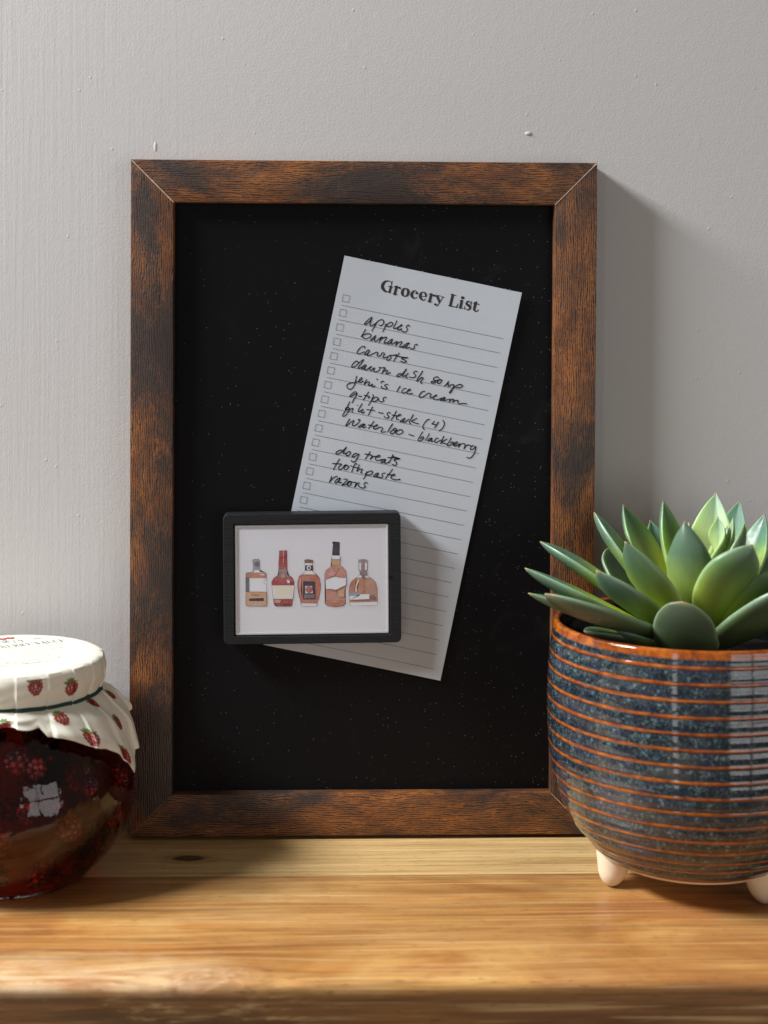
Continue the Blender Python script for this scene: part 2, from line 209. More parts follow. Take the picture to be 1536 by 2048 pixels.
BOTTLES = [[('f','white',[(-3978,286),(-3942,374),(-3590,402),(-3502,454),(-3519,560),(-3150,553),(-3133,447),(-2799,387),(-2729,280),(-2736,-1543),(-2779,-1641),(-3940,-1618),(-3992,-1536)]),('f','amber',[(-3971,321),(-3907,383),(-2799,377),(-2736,280),(-2738,50),(-3973,73)]),('f','pale',[(-3151,298),(-2852,282),(-2871,212),(-3134,241)]),('f','grey',[(-3560,1127),(-3497,1196),(-3198,1190),(-3152,1119),(-3142,641),(-3185,547),(-3501,553),(-3529,649)]),('f','slate',[(-3158,889),(-3173,822),(-3217,769),(-3279,740),(-3348,741),(-3410,772),(-3452,827),(-3467,895),(-3451,962),(-3408,1015),(-3346,1044),(-3277,1043),(-3215,1012),(-3172,957)]),('f','slate',[(-3973,73),(-3779,70),(-3786,-761),(-3979,-758)]),('f','tan',[(-3979,-758),(-2744,-782),(-2743,-1543),(-2786,-1630),(-3933,-1608),(-3985,-1518)]),('f','amber',[(-3688,-923),(-3372,-893),(-3020,-953),(-3302,-1043),(-3584,-1024)]),('f','ink',[(-3796,-1168),(-2916,-1150),(-2917,-1327),(-3779,-1317)]),('s',21,[(-2739,-39),(-2855,-54),(-2926,-177),(-2874,-284),(-2741,-322)]),('s',21,[(-3973,73),(-2738,50)]),('s',21,[(-3979,-758),(-2744,-782)]),('s',25,[(-3978,286),(-3942,374),(-3590,402),(-3502,454),(-3519,560),(-3529,649),(-3560,1127),(-3497,1196),(-3198,1190),(-3152,1119),(-3142,641),(-3150,553),(-3133,447),(-2799,387),(-2729,280),(-2736,-1543),(-2779,-1641),(-3940,-1618),(-3992,-1536),(-3978,286)])],[('f','red',[(-1962,1680),(-1504,1689),(-1496,1300),(-1525,1265),(-1492,946),(-1501,592),(-1490,274),(-1181,55),(-1077,-230),(-1079,-442),(-1210,-1555),(-1282,-1671),(-2198,-1653),(-2302,-1534),(-2425,-416),(-2433,-168),(-2308,42),(-2008,248),(-2003,885),(-1983,1238),(-1947,1309)]),('f','mauve',[(-1995,584),(-1509,575),(-1504,256),(-1374,123),(-1745,31),(-2096,144),(-1997,266)]),('f','brown',[(-1543,151),(-1565,59),(-1624,-14),(-1709,-53),(-1803,-51),(-1888,-9),(-1946,66),(-1966,159),(-1944,251),(-1885,323),(-1800,363),(-1706,361),(-1622,318),(-1564,243)]),('f','amber',[(-1621,152),(-1635,94),(-1672,48),(-1726,23),(-1785,24),(-1839,51),(-1876,99),(-1889,157),(-1875,216),(-1837,262),(-1784,287),(-1724,285),(-1670,258),(-1634,211)]),('f','white',[(-2417,-381),(-1086,-407),(-1162,-1237),(-2335,-1214)]),('f','cream',[(-2241,-402),(-1220,-422),(-1261,-1200),(-2229,-1181)]),('f','wine',[(-2285,-1499),(-1228,-1520),(-1281,-1660),(-2198,-1642)]),('f','pale',[(-1534,-62),(-1359,-118),(-1342,-278),(-1483,-275)]),('f','rose',[(-1751,1659),(-1670,1657),(-1672,1303),(-1736,1305)]),('f','rose',[(-1743,1234),(-1680,1233),(-1696,922),(-1746,923)]),('f','rose',[(-2283,-1251),(-1895,-1258),(-1932,-1470),(-2249,-1446)]),('s',21,[(-1965,1291),(-1507,1283)]),('s',21,[(-2003,903),(-1499,893)]),('s',21,[(-2005,602),(-1494,592)]),('s',25,[(-2417,-381),(-1086,-407)]),('s',25,[(-2335,-1214),(-1162,-1237)]),('s',25,[(-1962,1680),(-1504,1689),(-1496,1300),(-1525,1265),(-1492,946),(-1501,592),(-1490,274),(-1181,55),(-1077,-230),(-1079,-442),(-1210,-1555),(-1282,-1671),(-2198,-1653),(-2302,-1534),(-2425,-416),(-2433,-168),(-2308,42),(-2008,248),(-2003,885),(-1983,1238),(-1947,1309),(-1962,1680)])],[('f','white',[(-435,926),(24,918),(21,493),(55,351),(266,223),(423,-11),(502,-366),(489,-720),(379,-1250),(253,-1655),(182,-1700),(-594,-1684),(-682,-1583),(-801,-1050),(-886,-517),(-883,-163),(-793,119),(-598,292),(-438,395),(-402,501)]),('f','orange',[(-616,239),(266,223),(423,-11),(502,-366),(489,-720),(379,-1250),(272,-1503),(-698,-1484),(-801,-1050),(-886,-517),(-883,-163),(-793,119)]),('f','amber',[(-405,147),(89,137),(-18,-2),(-335,4)]),('f','rose',[(-758,12),(-652,45),(-693,-698),(-627,-1336),(-714,-1122),(-815,-518)]),('f','brown',[(-451,1104),(-257,1142),(42,1094),(41,935),(-452,944)]),('f','ink',[(-408,784),(23,776),(21,475),(-410,483)]),('f','white',[(-74,629),(-87,571),(-125,525),(-179,500),(-238,501),(-292,528),(-329,576),(-342,634),(-328,692),(-290,738),(-236,763),(-177,762),(-123,735),(-86,688)]),('f','wine',[(-119,630),(-127,596),(-149,570),(-180,555),(-215,556),(-246,572),(-267,599),(-275,633),(-267,667),(-245,693),(-214,708),(-179,707),(-148,691),(-127,664)]),('f','ink',[(-548,-169),(139,-182),(167,-1246),(-573,-1249)]),('f','pale',[(-427,-455),(-21,-463),(29,-889),(-430,-898)]),('f','red',[(13,-676),(-40,-816),(-170,-889),(-317,-860),(-412,-743),(-411,-593),(-314,-479),(-167,-456),(-38,-534)]),('f','slate',[(-501,-967),(145,-962),(132,-1210),(-520,-1197)]),('s',25,[(-452,944),(-451,1104),(-257,1142),(42,1094),(41,935),(-435,926),(-402,501),(-438,395),(-598,292),(-793,119),(-883,-163),(-886,-517),(-801,-1050),(-682,-1583),(-594,-1684),(182,-1700),(253,-1655),(379,-1250),(489,-720),(502,-366),(423,-11),(266,223),(55,351),(21,493),(24,918)]),('s',21,[(-616,239),(266,223)]),('s',21,[(-698,-1484),(289,-1503)])],[('f','salmon',[(1171,1329),(1673,1320),(1703,1099),(1669,784),(1888,591),(2043,368),(2067,84),(2005,-671),(1969,-1395),(1993,-1553),(1842,-1692),(1370,-1737),(900,-1674),(738,-1529),(792,-1372),(797,-648),(754,-111),(734,235),(836,485),(1104,669),(1183,794),(1144,1109)]),('f','ink',[(1224,2178),(1365,2191),(1653,2154),(1646,2044),(1621,1997),(1643,1588),(1642,1352),(1203,1360),(1204,1596),(1254,2020),(1217,2068)]),('f','white',[(1187,1344),(1673,1335),(1697,1146),(1421,1120),(1164,1147)]),('f','tan',[(1144,1109),(1697,1114),(1670,816),(1418,789),(1199,762)]),('f','amber',[(1166,605),(1418,726),(1637,596),(1510,409),(1259,414)]),('f','rose',[(944,294),(1227,383),(1478,347),(1289,130),(911,43)]),('f','amber',[(738,-1529),(902,-1422),(1404,-1447),(1969,-1443),(1842,-1676),(1370,-1730),(900,-1658)]),('f','pale',[(933,-1381),(1404,-1422),(1781,-1411),(1404,-1454)]),('f','white',[(785,-112),(974,-37),(1225,68),(1476,79),(1727,12),(2041,37),(2007,-451),(1723,-571),(1408,-723),(1095,-654),(812,-680)]),('f','tan',[(1534,-788),(1911,-606),(1892,-1142),(1500,-1102)]),('s',22,[(1157,-828),(1282,-783),(1502,-819),(1517,-914),(1422,-1069)]),('s',22,[(839,-1357),(1404,-1400),(1953,-1379)]),('s',22,[(785,-112),(974,-37),(1225,68),(1476,79),(1727,12),(2041,37)]),('s',22,[(2007,-451),(1723,-571),(1408,-723),(1095,-654),(812,-680)]),('s',22,[(1171,1345),(1144,1109),(1183,794),(1104,669),(836,485),(734,235),(754,-111),(797,-648),(792,-1372),(738,-1529),(900,-1674),(1370,-1737),(1842,-1692),(1993,-1553),(1969,-1395),(2005,-671),(2067,84),(2043,368),(1888,591),(1669,784),(1703,1099),(1673,1335)]),('s',19,[(1164,1147),(1421,1120),(1697,1137)])],[('f','white',[(2827,132),(3298,123),(3549,-39),(3799,-296),(3891,-645),(3907,-1591),(3821,-1700),(2344,-1686),(2219,-1589),(2192,-990),(2210,-518),(2354,-205),(2638,10)]),('f','clay',[(2763,8),(3423,-5),(3549,-39),(3799,-296),(3891,-645),(3901,-1465),(2220,-1495),(2210,-518),(2354,-205),(2606,-5)]),('f','orange',[(2353,-237),(2669,-54),(2573,-367),(2538,-839),(2255,-834),(2226,-518)]),('f','cream',[(2731,-118),(2826,-104),(2666,-558),(2664,-841),(2569,-840),(2587,-493)]),('f','amber',[(2920,-122),(3109,-62),(3136,-756),(2977,-942),(2886,-499)]),('f','grey',[(2786,1078),(3069,1105),(3304,1069),(3294,439),(3237,392),(2829,400),(2791,448)]),('f','white',[(2816,873),(2932,887),(2930,461),(2829,463)]),('f','white',[(3162,882),(3278,880),(3269,455),(3159,457)]),('f','mauve',[(2959,1091),(3147,1087),(3143,426),(2955,429)]),('f','mauve',[(2860,384),(3253,408),(3251,156),(2859,163)]),('f','slate',[(2969,161),(3141,158),(3140,-15),(2967,-12)]),('f','grey',[(2224,-880),(2820,-892),(2819,-1071),(2238,-1085)]),('f','white',[(2238,-1085),(2819,-1081),(2835,-1002),(3417,-998),(3415,-1298),(2237,-1322)]),('f','slate',[(3749,-1178),(3734,-1241),(3694,-1290),(3636,-1317),(3571,-1316),(3514,-1287),(3474,-1235),(3460,-1172),(3475,-1110),(3515,-1060),(3573,-1033),(3638,-1034),(3695,-1063),(3735,-1115)]),('s2',32,[(3684,-1098),(3589,-1087),(3542,-1142),(3651,-1201),(3651,-1264),(3541,-1268)]),('s',19,[(2237,-1322),(3415,-1313)]),('s',19,[(2786,1078),(3069,1105),(3304,1069),(3294,439),(3237,392),(3251,156),(2859,163),(2829,400),(2791,448),(2786,1078)]),('s',22,[(2859,163),(2638,10),(2354,-205),(2210,-518),(2192,-990),(2219,-1589),(2344,-1686),(3821,-1700),(3907,-1591),(3891,-645),(3799,-296),(3549,-39),(3251,156)])]]
MOTIFS = [(-65.0, 0.2, 0.1, 0.0078), (-42.0, 0.42, 0.15, 0.0076), (2.0, 1.2, 0.6, 0.0066), (-23.0, 1.12, 0.5, 0.006), (-52.0, 1.4, 0.25, 0.0078), (-15.0, 1.46, 0.35, 0.0076), (-40.0, 1.8, 0.1, 0.0078), (-22.0, 1.9, 0.45, 0.0066), (-83.0, 1.98, 0.2, 0.0078), (-130, 0.5, 0.2, 0.0076), (-165, 0.55, 0.2, 0.0076), (165, 0.5, 0.2, 0.0076), (130, 0.5, 0.2, 0.0076), (95, 0.5, 0.2, 0.0076), (60, 0.5, 0.2, 0.0076), (-150, 1.5, 0.2, 0.0076), (175, 1.45, 0.2, 0.0076), (140, 1.5, 0.2, 0.0076), (105, 1.5, 0.2, 0.0076), (70, 1.6, 0.2, 0.0076), (-118, 1.45, 0.2, 0.0076)]
LEAVES = [
    ((0.1721, -0.086, 0.1404), (0.1004, -0.07, 0.1887), (-0.004, 0, 0.01), 0.029, 0.008, 0, 0.58, 0.18, None, 0.25),
    ((0.1773, -0.08, 0.1454), (0.1321, -0.066, 0.2051), (-0.007, -0.002, 0.008), 0.029, 0.0075, 0, 0.55, 0.0, None, 0.3),
    ((0.1822, -0.076, 0.1474), (0.1527, -0.045, 0.2065), (-0.005, 0.004, 0.006), 0.027, 0.0075, 1, 0.55, 0.0, None, 0.3),
    ((0.169, -0.09, 0.1384), (0.0889, -0.094, 0.1777), (-0.004, 0, 0.004), 0.027, 0.0085, 0, 0.55, 0.0, None, 0.2),
    ((0.1601, -0.092, 0.1366), (0.0902, -0.1, 0.1648), (0, 0, 0.004), 0.02, 0.0075, 0, 0.5, 0.1, None, 0.2),
    ((0.1694, -0.108, 0.1424), (0.0935, -0.146, 0.1735), (-0.003, -0.006, 0.002), 0.036, 0.0105, 3, 0.58, 0.5, None, 0.15),
    ((0.1744, -0.102, 0.1422), (0.1219, -0.138, 0.1842), (-0.006, -0.004, 0.004), 0.029, 0.009, 0, 0.56, 0.1, None, 0.25),
    ((0.1783, -0.102, 0.1438), (0.1382, -0.132, 0.1988), (-0.006, -0.006, 0.005), 0.029, 0.0085, 1, 0.53, 0.0, None, 0.32),
    ((0.1863, -0.082, 0.148), (0.173, -0.062, 0.2115), (-0.002, 0.004, 0.006), 0.022, 0.007, 1, 0.52, 0.0, None, 0.35),
    ((0.1825, -0.103, 0.144), (0.1725, -0.122, 0.2083), (-0.001, -0.01, 0.004), 0.0275, 0.009, 0, 0.55, 0.05, None, 0.25),
    ((0.1945, -0.08, 0.1488), (0.2063, -0.052, 0.2146), (0.0, 0.004, 0.004), 0.028, 0.008, 2, 0.5, 0.0, None, 0.3),
    ((0.192, -0.088, 0.1612), (0.199, -0.088, 0.2058), (0.003, -0.005, 0.002), 0.019, 0.0065, 2, 0.5, 0.0, None, 0.3),
    ((0.1989, -0.09, 0.1673), (0.2076, -0.088, 0.2049), (0.001, -0.003, 0.002), 0.0085, 0.0045, 2, 0.5, 0.0, None, 0.2),
    ((0.1976, -0.086, 0.1637), (0.2089, -0.07, 0.1976), (0.001, 0.003, 0.002), 0.016, 0.0055, 0, 0.5, 0.0, None, 0.2),
    ((0.1945, -0.092, 0.162), (0.2108, -0.1, 0.2036), (0.003, -0.006, 0.001), 0.0165, 0.006, 3, 0.52, 0.1, None, 0.3),
    ((0.2021, -0.082, 0.1472), (0.2328, -0.062, 0.2037), (0.006, 0.003, 0.003), 0.025, 0.0075, 0, 0.5, 0.0, None, 0.3),
    ((0.1891, -0.104, 0.1426), (0.204, -0.146, 0.1994), (-0.005, -0.012, 0.012), 0.033, 0.0095, 1, 0.56, 0.08, None, 0.32),
    ((0.1918, -0.102, 0.1382), (0.2293, -0.132, 0.1855), (-0.004, -0.008, 0.012), 0.03, 0.01, 1, 0.56, 0.15, None, 0.25),
    ((0.1925, -0.104, 0.1364), (0.2303, -0.152, 0.1795), (0.002, -0.01, 0.006), 0.036, 0.0105, 3, 0.56, 0.4, None, 0.15),
    ((0.1756, -0.12, 0.125), (0.1641, -0.156, 0.1711), (0, -0.003, 0), 0.035, 0.0075, 3, 0.5, 2.0, None, 0.1),
    ((0.169, -0.076, 0.1417), (0.147, -0.045, 0.1819), (-0.008, 0.004, 0.004), 0.032, 0.008, 3, 0.55, 0.45, None, 0.2),
    ((0.2032, -0.08, 0.1424), (0.2472, -0.048, 0.183), (0.004, 0.004, 0.004), 0.027, 0.008, 0, 0.55, 0.1, None, 0.25),
    ((0.1885, -0.086, 0.1608), (0.1843, -0.08, 0.2014), (0, 0.002, 0.002), 0.015, 0.0055, 0, 0.5, 0.0, None, 0.3),
    ((0.206, -0.078, 0.1449), (0.2627, -0.03, 0.1951), (0.004, 0.004, 0.006), 0.028, 0.008, 0, 0.55, 0.1, None, 0.25),
    ((0.1702, -0.098, 0.1323), (0.117, -0.128, 0.1496), (-0.004, -0.004, 0.006), 0.026, 0.0075, 3, 0.55, 0.3, None, 0.2),
    ((0.1718, -0.104, 0.1295), (0.1342, -0.132, 0.1504), (-0.002, -0.004, 0.005), 0.016, 0.006, 1, 0.55, 0.0, None, 0.2),
    ((0.1872, -0.072, 0.1437), (0.1718, -0.03, 0.1951), (-0.003, 0.006, 0.004), 0.024, 0.0075, 0, 0.52, 0.0, None, 0.3),
    ((0.1988, -0.072, 0.1436), (0.2274, -0.025, 0.2065), (0.002, 0.006, 0.004), 0.024, 0.0075, 0, 0.52, 0.0, None, 0.3),
    ((0.1989, -0.096, 0.1346), (0.2455, -0.11, 0.1627), (0.002, -0.002, 0.004), 0.03, 0.0095, 3, 0.56, 0.4, None, 0.15),
    ((0.1845, -0.09, 0.1531), (0.1725, -0.092, 0.1818), (-0.002, -0.002, 0.002), 0.014, 0.0055, 1, 0.5, 0.0, None, 0.3),
]
LID_O, LID_EX, LID_UP = (-0.00735, 0.01259, 0), (0.8863, 0.4631, 0), (-0.4631, 0.8863, 0)
LID_T = ((0.0004, -0.0010, 0.0064, 0.00345), (0.0044, 0.0112, 0.0085, 0.0037))
LID_SEALS = ((0.0123, 0.0232, 0.0024, 'o'), (0.0076, 0.0232, 0.0024, 'o'))
LID_RING = (0.0260, 0.0146, 0.0018)
LID_ROWS = ((-0.020, 0.028, -0.0060, 0.0017), (-0.024, 0.018, -0.0098, 0.0017), (-0.030, 0.033, -0.0150, 0.0020), (-0.031, 0.032, -0.0184, 0.0016), (-0.028, 0.028, -0.0232, 0.0014), (-0.026, 0.030, -0.0272, 0.0014), (-0.026, 0.022, -0.0315, 0.0014), (-0.020, 0.024, -0.0385, 0.0026), (-0.014, 0.016, -0.0445, 0.0030))

# ------------------------------------------------------------------ materials
def wall_mat():
    M = NT('wall_paint', (0.56, 0.545, 0.53), 0.62)
    c = M.obj()
    big = M.noise(c, 2.2, 2)
    M.set('Base Color', M.mix(big, (0.498, 0.482, 0.470), (0.466, 0.453, 0.443)))
    grain = M.noise(c, 700, 4, 0.65)
    peel = M.noise(c, 160, 3, 0.5)
    strokes = M.noise(M.scale(c, (420, 1, 9)), 1, 3, 0.6, 0.2)
    side = M.mr(M.sep(c)[0], -0.05, -0.26, 0, 1)
    nib = M.vor(M.math('ADD', 0, 0) if False else c, 150); nibm = M.mr(nib.outputs['Distance'], 0.02, 0.16, 1, 0)
    pick = M.math('GREATER_THAN', M.sep(nib.outputs['Color'])[0], 0.90)
    drip = M.vor(M.scale(c, (1, 1, 0.45)), 34); dm = M.math('MULTIPLY', M.mr(drip.outputs['Distance'], 0.0, 0.10, 1, 0), M.math('GREATER_THAN', M.sep(drip.outputs['Color'])[1], 0.86))
    h = M.math('ADD', M.math('MULTIPLY', grain, 0.55), M.math('MULTIPLY', peel, 0.35))
    h = M.math('ADD', h, M.math('MULTIPLY', M.math('MULTIPLY', strokes, side), 0.75))
    h = M.math('ADD', h, M.math('MULTIPLY', M.math('MULTIPLY', nibm, pick), 0.7))
    h = M.math('ADD', h, M.math('MULTIPLY', dm, 0.22))
    M.bump(h, 0.00045, 0.55)
    return M.m

def shelf_mat():
    M = NT('acacia_wood', (0.5, 0.3, 0.13), 0.42)
    c = M.obj(); x, y, z = M.sep(c)
    # knots bend the grain around them
    def knot(kx, ky, sx, sy):
        dx = M.math('DIVIDE', M.math('SUBTRACT', x, kx), sx); dy = M.math('DIVIDE', M.math('SUBTRACT', y, ky), sy)
        return M.math('ADD', M.math('MULTIPLY', dx, dx), M.math('MULTIPLY', dy, dy)), dy
    d1, e1 = knot(-0.1015, -0.0505, 0.0105, 0.0052)
    d2, e2 = knot(-0.082, -0.213, 0.022, 0.010)
    d3, e3 = knot(-0.096, -0.178, 0.05, 0.010)
    g1 = M.math('MULTIPLY', M.math('EXPONENT', M.math('MULTIPLY', d1, -0.28)), M.math('MULTIPLY', e1, 0.0065))
    g2 = M.math('MULTIPLY', M.math('EXPONENT', M.math('MULTIPLY', d2, -0.30)), M.math('MULTIPLY', e2, 0.012))
    g3 = M.math('MULTIPLY', M.math('EXPONENT', M.math('MULTIPLY', d3, -0.6)), 0.006)
    wav = M.math('MULTIPLY', M.math('SUBTRACT', M.noise(M.scale(c, (5, 9, 9)), 1, 2), 0.5), 0.0075)
    yy = M.math('ADD', M.math('SUBTRACT', M.math('SUBTRACT', y, g1), g2), M.math('ADD', wav, g3))
    plank = M.math('LESS_THAN', y, -0.0802)                    # 1 = wide front plank, 0 = back strip
    yo = M.math('ADD', yy, M.math('MULTIPLY', plank, 3.17))
    gv = M.comb(M.math('MULTIPLY', x, 2.6), M.math('MULTIPLY', yo, 85.0), M.math('MULTIPLY', z, 85.0))
    bands = M.noise(gv, 1.0, 5, 0.62, 0.25)
    fv = M.comb(M.math('MULTIPLY', x, 14.0), M.math('MULTIPLY', yo, 750.0), M.math('MULTIPLY', z, 750.0))
    fine = M.noise(fv, 1.0, 3, 0.6)
    pv = M.comb(M.math('MULTIPLY', x, 60.0), M.math('MULTIPLY', yo, 1500.0), M.math('MULTIPLY', z, 1500.0))
    pores = M.mr(M.noise(pv, 1.0, 2, 0.5), 0.66, 0.74, 0, 1)
    back = M.ramp(bands, [(0.28, (0.36, 0.205, 0.075)), (0.42, (0.56, 0.355, 0.140)), (0.56, (0.68, 0.465, 0.205)), (0.75, (0.55, 0.335, 0.125))])
    blot = M.noise(M.scale(c, (6.5, 13, 13), (2.3, 0.4, 0)), 1, 4, 0.6, 0.8)
    blot2 = M.noise(M.scale(c, (3.2, 22, 22), (7.1, 3.4, 0)), 1, 3, 0.55, 0.4)
    honey = M.ramp(blot, [(0.36, (0.30, 0.112, 0.026)), (0.47, (0.52, 0.235, 0.058)), (0.57, (0.66, 0.365, 0.112)), (0.69, (0.44, 0.170, 0.042))])
    streak = M.ramp(bands, [(0.34, (0.100, 0.036, 0.009)), (0.46, (0.33, 0.132, 0.033)), (0.60, (0.52, 0.240, 0.062)), (0.74, (0.27, 0.098, 0.024))])
    front = M.mix(M.mr(blot2, 0.38, 0.66, 0.15, 0.85), honey, streak)
    redp = M.math('MULTIPLY', M.mr(M.noise(M.scale(c, (9, 16, 16), (4, 1, 0)), 1, 3), 0.46, 0.66, 0, 1), M.mr(x, -0.02, 0.12, 0.25, 1))
    front = M.mix(M.math('MULTIPLY', redp, 0.6), front, M.mix(fine, (0.32, 0.098, 0.028), (0.46, 0.175, 0.060)))
    pale = M.math('MULTIPLY', M.mr(M.noise(M.scale(c, (7, 26, 26), (1.7, 6, 0)), 1, 3, 0.6), 0.48, 0.68, 0, 1), M.mr(x, 0.05, -0.12, 0.2, 0.8))
    front = M.mix(pale, front, (0.66, 0.43, 0.19))
    # dark heart-wood along the seam
    seam_d = M.mr(y, -0.118, -0.0805, 0, 1)
    front = M.mix(M.math('MULTIPLY', M.math('MULTIPLY', seam_d, M.mr(bands, 0.3, 0.6, 1, 0.45)), 0.62), front, (0.16, 0.082, 0.034))
    col = M.mix(plank, back, front)
    col = M.mix(M.mr(fine, 0.38, 0.68, 0.0, 0.50), col, (0.17, 0.085, 0.032))
    col = M.mix(M.math('MULTIPLY', pores, 0.45), col, (0.10, 0.048, 0.02))
    # knots
    k1 = M.mr(M.math('ADD', d1, M.math('MULTIPLY', M.math('SUBTRACT', M.noise(c, 300, 3), 0.5), 0.5)), 0.45, 1.25, 1, 0)
    col = M.mix(M.math('MULTIPLY', k1, 0.92), col, M.mix(M.mr(d1, 0.0, 0.5, 0.55, 0), (0.018, 0.009, 0.006), (0.13, 0.08, 0.05)))
    ring1 = M.math('MULTIPLY', M.math('SUBTRACT', M.mr(d1, 1.1, 4.5, 1, 0), k1, True), 0.4)
    col = M.mix(ring1, col, (0.24, 0.13, 0.05))
    turb = M.noise(M.scale(c, (38, 70, 70)), 1, 4, 0.55, 2.2)
    k2 = M.math('MULTIPLY', M.mr(M.math('ADD', d2, M.math('MULTIPLY', turb, 2.6)), 1.3, 3.6, 1, 0), 0.55)
    rg = M.math('FRACT', M.math('MULTIPLY', M.math('ADD', M.math('SQRT', d2), turb), 2.3))
    col = M.mix(k2, col, M.ramp(rg, [(0.0, (0.20, 0.085, 0.042)), (0.35, (0.36, 0.17, 0.085)), (0.6, (0.56, 0.36, 0.22)), (0.82, (0.17, 0.07, 0.035)), (1.0, (0.20, 0.085, 0.042))]))
    # pale worn sapwood along the left of the front edge
    wx = M.mr(M.math('ADD', x, M.math('MULTIPLY', M.math('SUBTRACT', M.noise(M.scale(c, (16, 16, 16)), 1, 3), 0.5), 0.10)), -0.04, -0.13, 0, 1)
    wy = M.mr(M.math('ADD', y, M.math('MULTIPLY', M.math('SUBTRACT', M.noise(M.scale(c, (60, 90, 90)), 1, 4), 0.5), 0.05)), -0.185, -0.215, 0, 1)
    col = M.mix(M.math('MULTIPLY', M.math('MULTIPLY', wx, wy), M.mr(M.noise(M.scale(c, (26, 210, 40)), 1, 4, 0.6), 0.36, 0.62, 0.1, 0.75)), col, (0.70, 0.53, 0.34))
    # front face: same wood, colour darkened for the key light it misses
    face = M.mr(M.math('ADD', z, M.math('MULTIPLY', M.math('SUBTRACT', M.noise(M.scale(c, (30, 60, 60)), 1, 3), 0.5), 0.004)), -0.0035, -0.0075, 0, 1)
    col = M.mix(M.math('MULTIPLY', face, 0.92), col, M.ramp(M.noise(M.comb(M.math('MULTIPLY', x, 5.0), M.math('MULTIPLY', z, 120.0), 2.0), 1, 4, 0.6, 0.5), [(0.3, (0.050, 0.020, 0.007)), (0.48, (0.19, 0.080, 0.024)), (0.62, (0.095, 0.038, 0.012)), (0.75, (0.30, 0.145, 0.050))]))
    # scratches
    sv = M.vor(M.scale(c, (40, 260, 260), rot=(0, 0, 0.5)), 1.0); sm = M.math('MULTIPLY', M.mr(sv.outputs['Distance'], 0.02, 0.06, 1, 0), M.math('GREATER_THAN', M.sep(sv.outputs['Color'])[0], 0.9))
    col = M.mix(M.math('MULTIPLY', sm, 0.45), col, (0.75, 0.58, 0.40))
    med = M.noise(M.comb(M.math('MULTIPLY', x, 7.0), M.math('MULTIPLY', yo, 330.0), M.math('MULTIPLY', z, 330.0)), 1.0, 3, 0.6, 0.15)
    col = M.mix(M.math('MULTIPLY', M.mr(med, 0.50, 0.66, 0, 1), 0.42), col, M.mix(0.5, col, (0.07, 0.026, 0.008)))
    col = M.mix(M.math('MULTIPLY', M.mr(med, 0.46, 0.32, 0, 1), 0.35), col, (0.74, 0.50, 0.23))
    dash = M.noise(M.comb(M.math('MULTIPLY', x, 110.0), M.math('MULTIPLY', yo, 900.0), M.math('MULTIPLY', z, 900.0)), 1.0, 2, 0.5)
    col = M.mix(M.math('MULTIPLY', M.mr(dash, 0.64, 0.70, 0, 1), 0.55), col, (0.085, 0.034, 0.012))
    # hairline joint between the planks
    j = M.mr(M.math('ABSOLUTE', M.math('ADD', y, 0.0802)), 0.0001, 0.0005, 1, 0)
    col = M.mix(M.math('MULTIPLY', j, 0.6), col, (0.07, 0.035, 0.016))
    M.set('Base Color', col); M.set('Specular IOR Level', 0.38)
    M.set('Roughness', M.mr(M.noise(M.scale(c, (30, 200, 200)), 1, 3), 0.3, 0.7, 0.28, 0.46))
    h = M.math('ADD', M.math('MULTIPLY', fine, 0.6), M.math('MULTIPLY', bands, 0.5))
    M.bump(M.math('SUBTRACT', h, M.math('MULTIPLY', pores, 0.8)), 0.00016, 0.7)
    return M.m

def rail_mat():
    M = NT('rustic_frame_wood', (0.1, 0.05, 0.02), 0.5)
    uv = M.uv(); u, v, _ = M.sep(uv)
    w1 = M.noise(M.scale(uv, (22, 70, 1)), 1, 3)
    w2 = M.noise(M.scale(uv, (170, 260, 1)), 1, 2)
    vv = M.math('ADD', M.math('ADD', v, M.math('MULTIPLY', w1, 0.0075)), M.math('MULTIPLY', w2, 0.0007))
    wave = M.math('MULTIPLY_ADD', M.math('SINE', M.math('MULTIPLY', vv, 2*math.pi/0.00125)), 0.5); wave.node.inputs[2].default_value = 0.5
    brk = M.noise(M.comb(M.math('MULTIPLY', u, 130), M.math('MULTIPLY', vv, 900), 0.0), 1, 3, 0.6, 0.3)
    lines = M.math('MULTIPLY', M.mr(wave, 0.25, 0.95), M.mr(brk, 0.36, 0.58))
    speck = M.noise(M.comb(M.math('MULTIPLY', u, 420), M.math('MULTIPLY', vv, 1300), 5.0), 1, 3, 0.6)
    ln = M.math('ADD', M.math('MULTIPLY', lines, 0.75), M.math('MULTIPLY', M.mr(speck, 0.45, 0.75), 0.5), True)
    patch = M.noise(M.scale(uv, (13, 26, 1)), 1, 5, 0.68, 1.0)
    patch2 = M.noise(M.scale(uv, (8, 14, 1), (3, 7, 0)), 1, 2, 0.5)
    p = M.math('ADD', M.math('ADD', M.math('MULTIPLY', patch, 0.55), M.math('MULTIPLY', patch2, 0.45)), M.math('MULTIPLY', M.math('SUBTRACT', speck, 0.5), 0.34))
    brown = M.ramp(M.noise(M.scale(uv, (40, 90, 1), (9, 2, 0)), 1, 3), [(0.3, (0.130, 0.040, 0.009)), (0.5, (0.245, 0.080, 0.016)), (0.7, (0.38, 0.130, 0.025))])
    dark = (0.028, 0.020, 0.017)
    base = M.mix(M.mr(p, 0.445, 0.56, 0.95, 0), brown, dark)
    base = M.mix(M.mr(ln, 0.10, 0.62, 0.0, 0.95), base, (0.016, 0.010, 0.008))
    M.set('Base Color', base)
    M.set('Roughness', M.mr(ln, 0.0, 1.0, 0.42, 0.62))
    M.bump(M.math('MULTIPLY', ln, -1.0), 0.00022, 0.8)
    return M.m

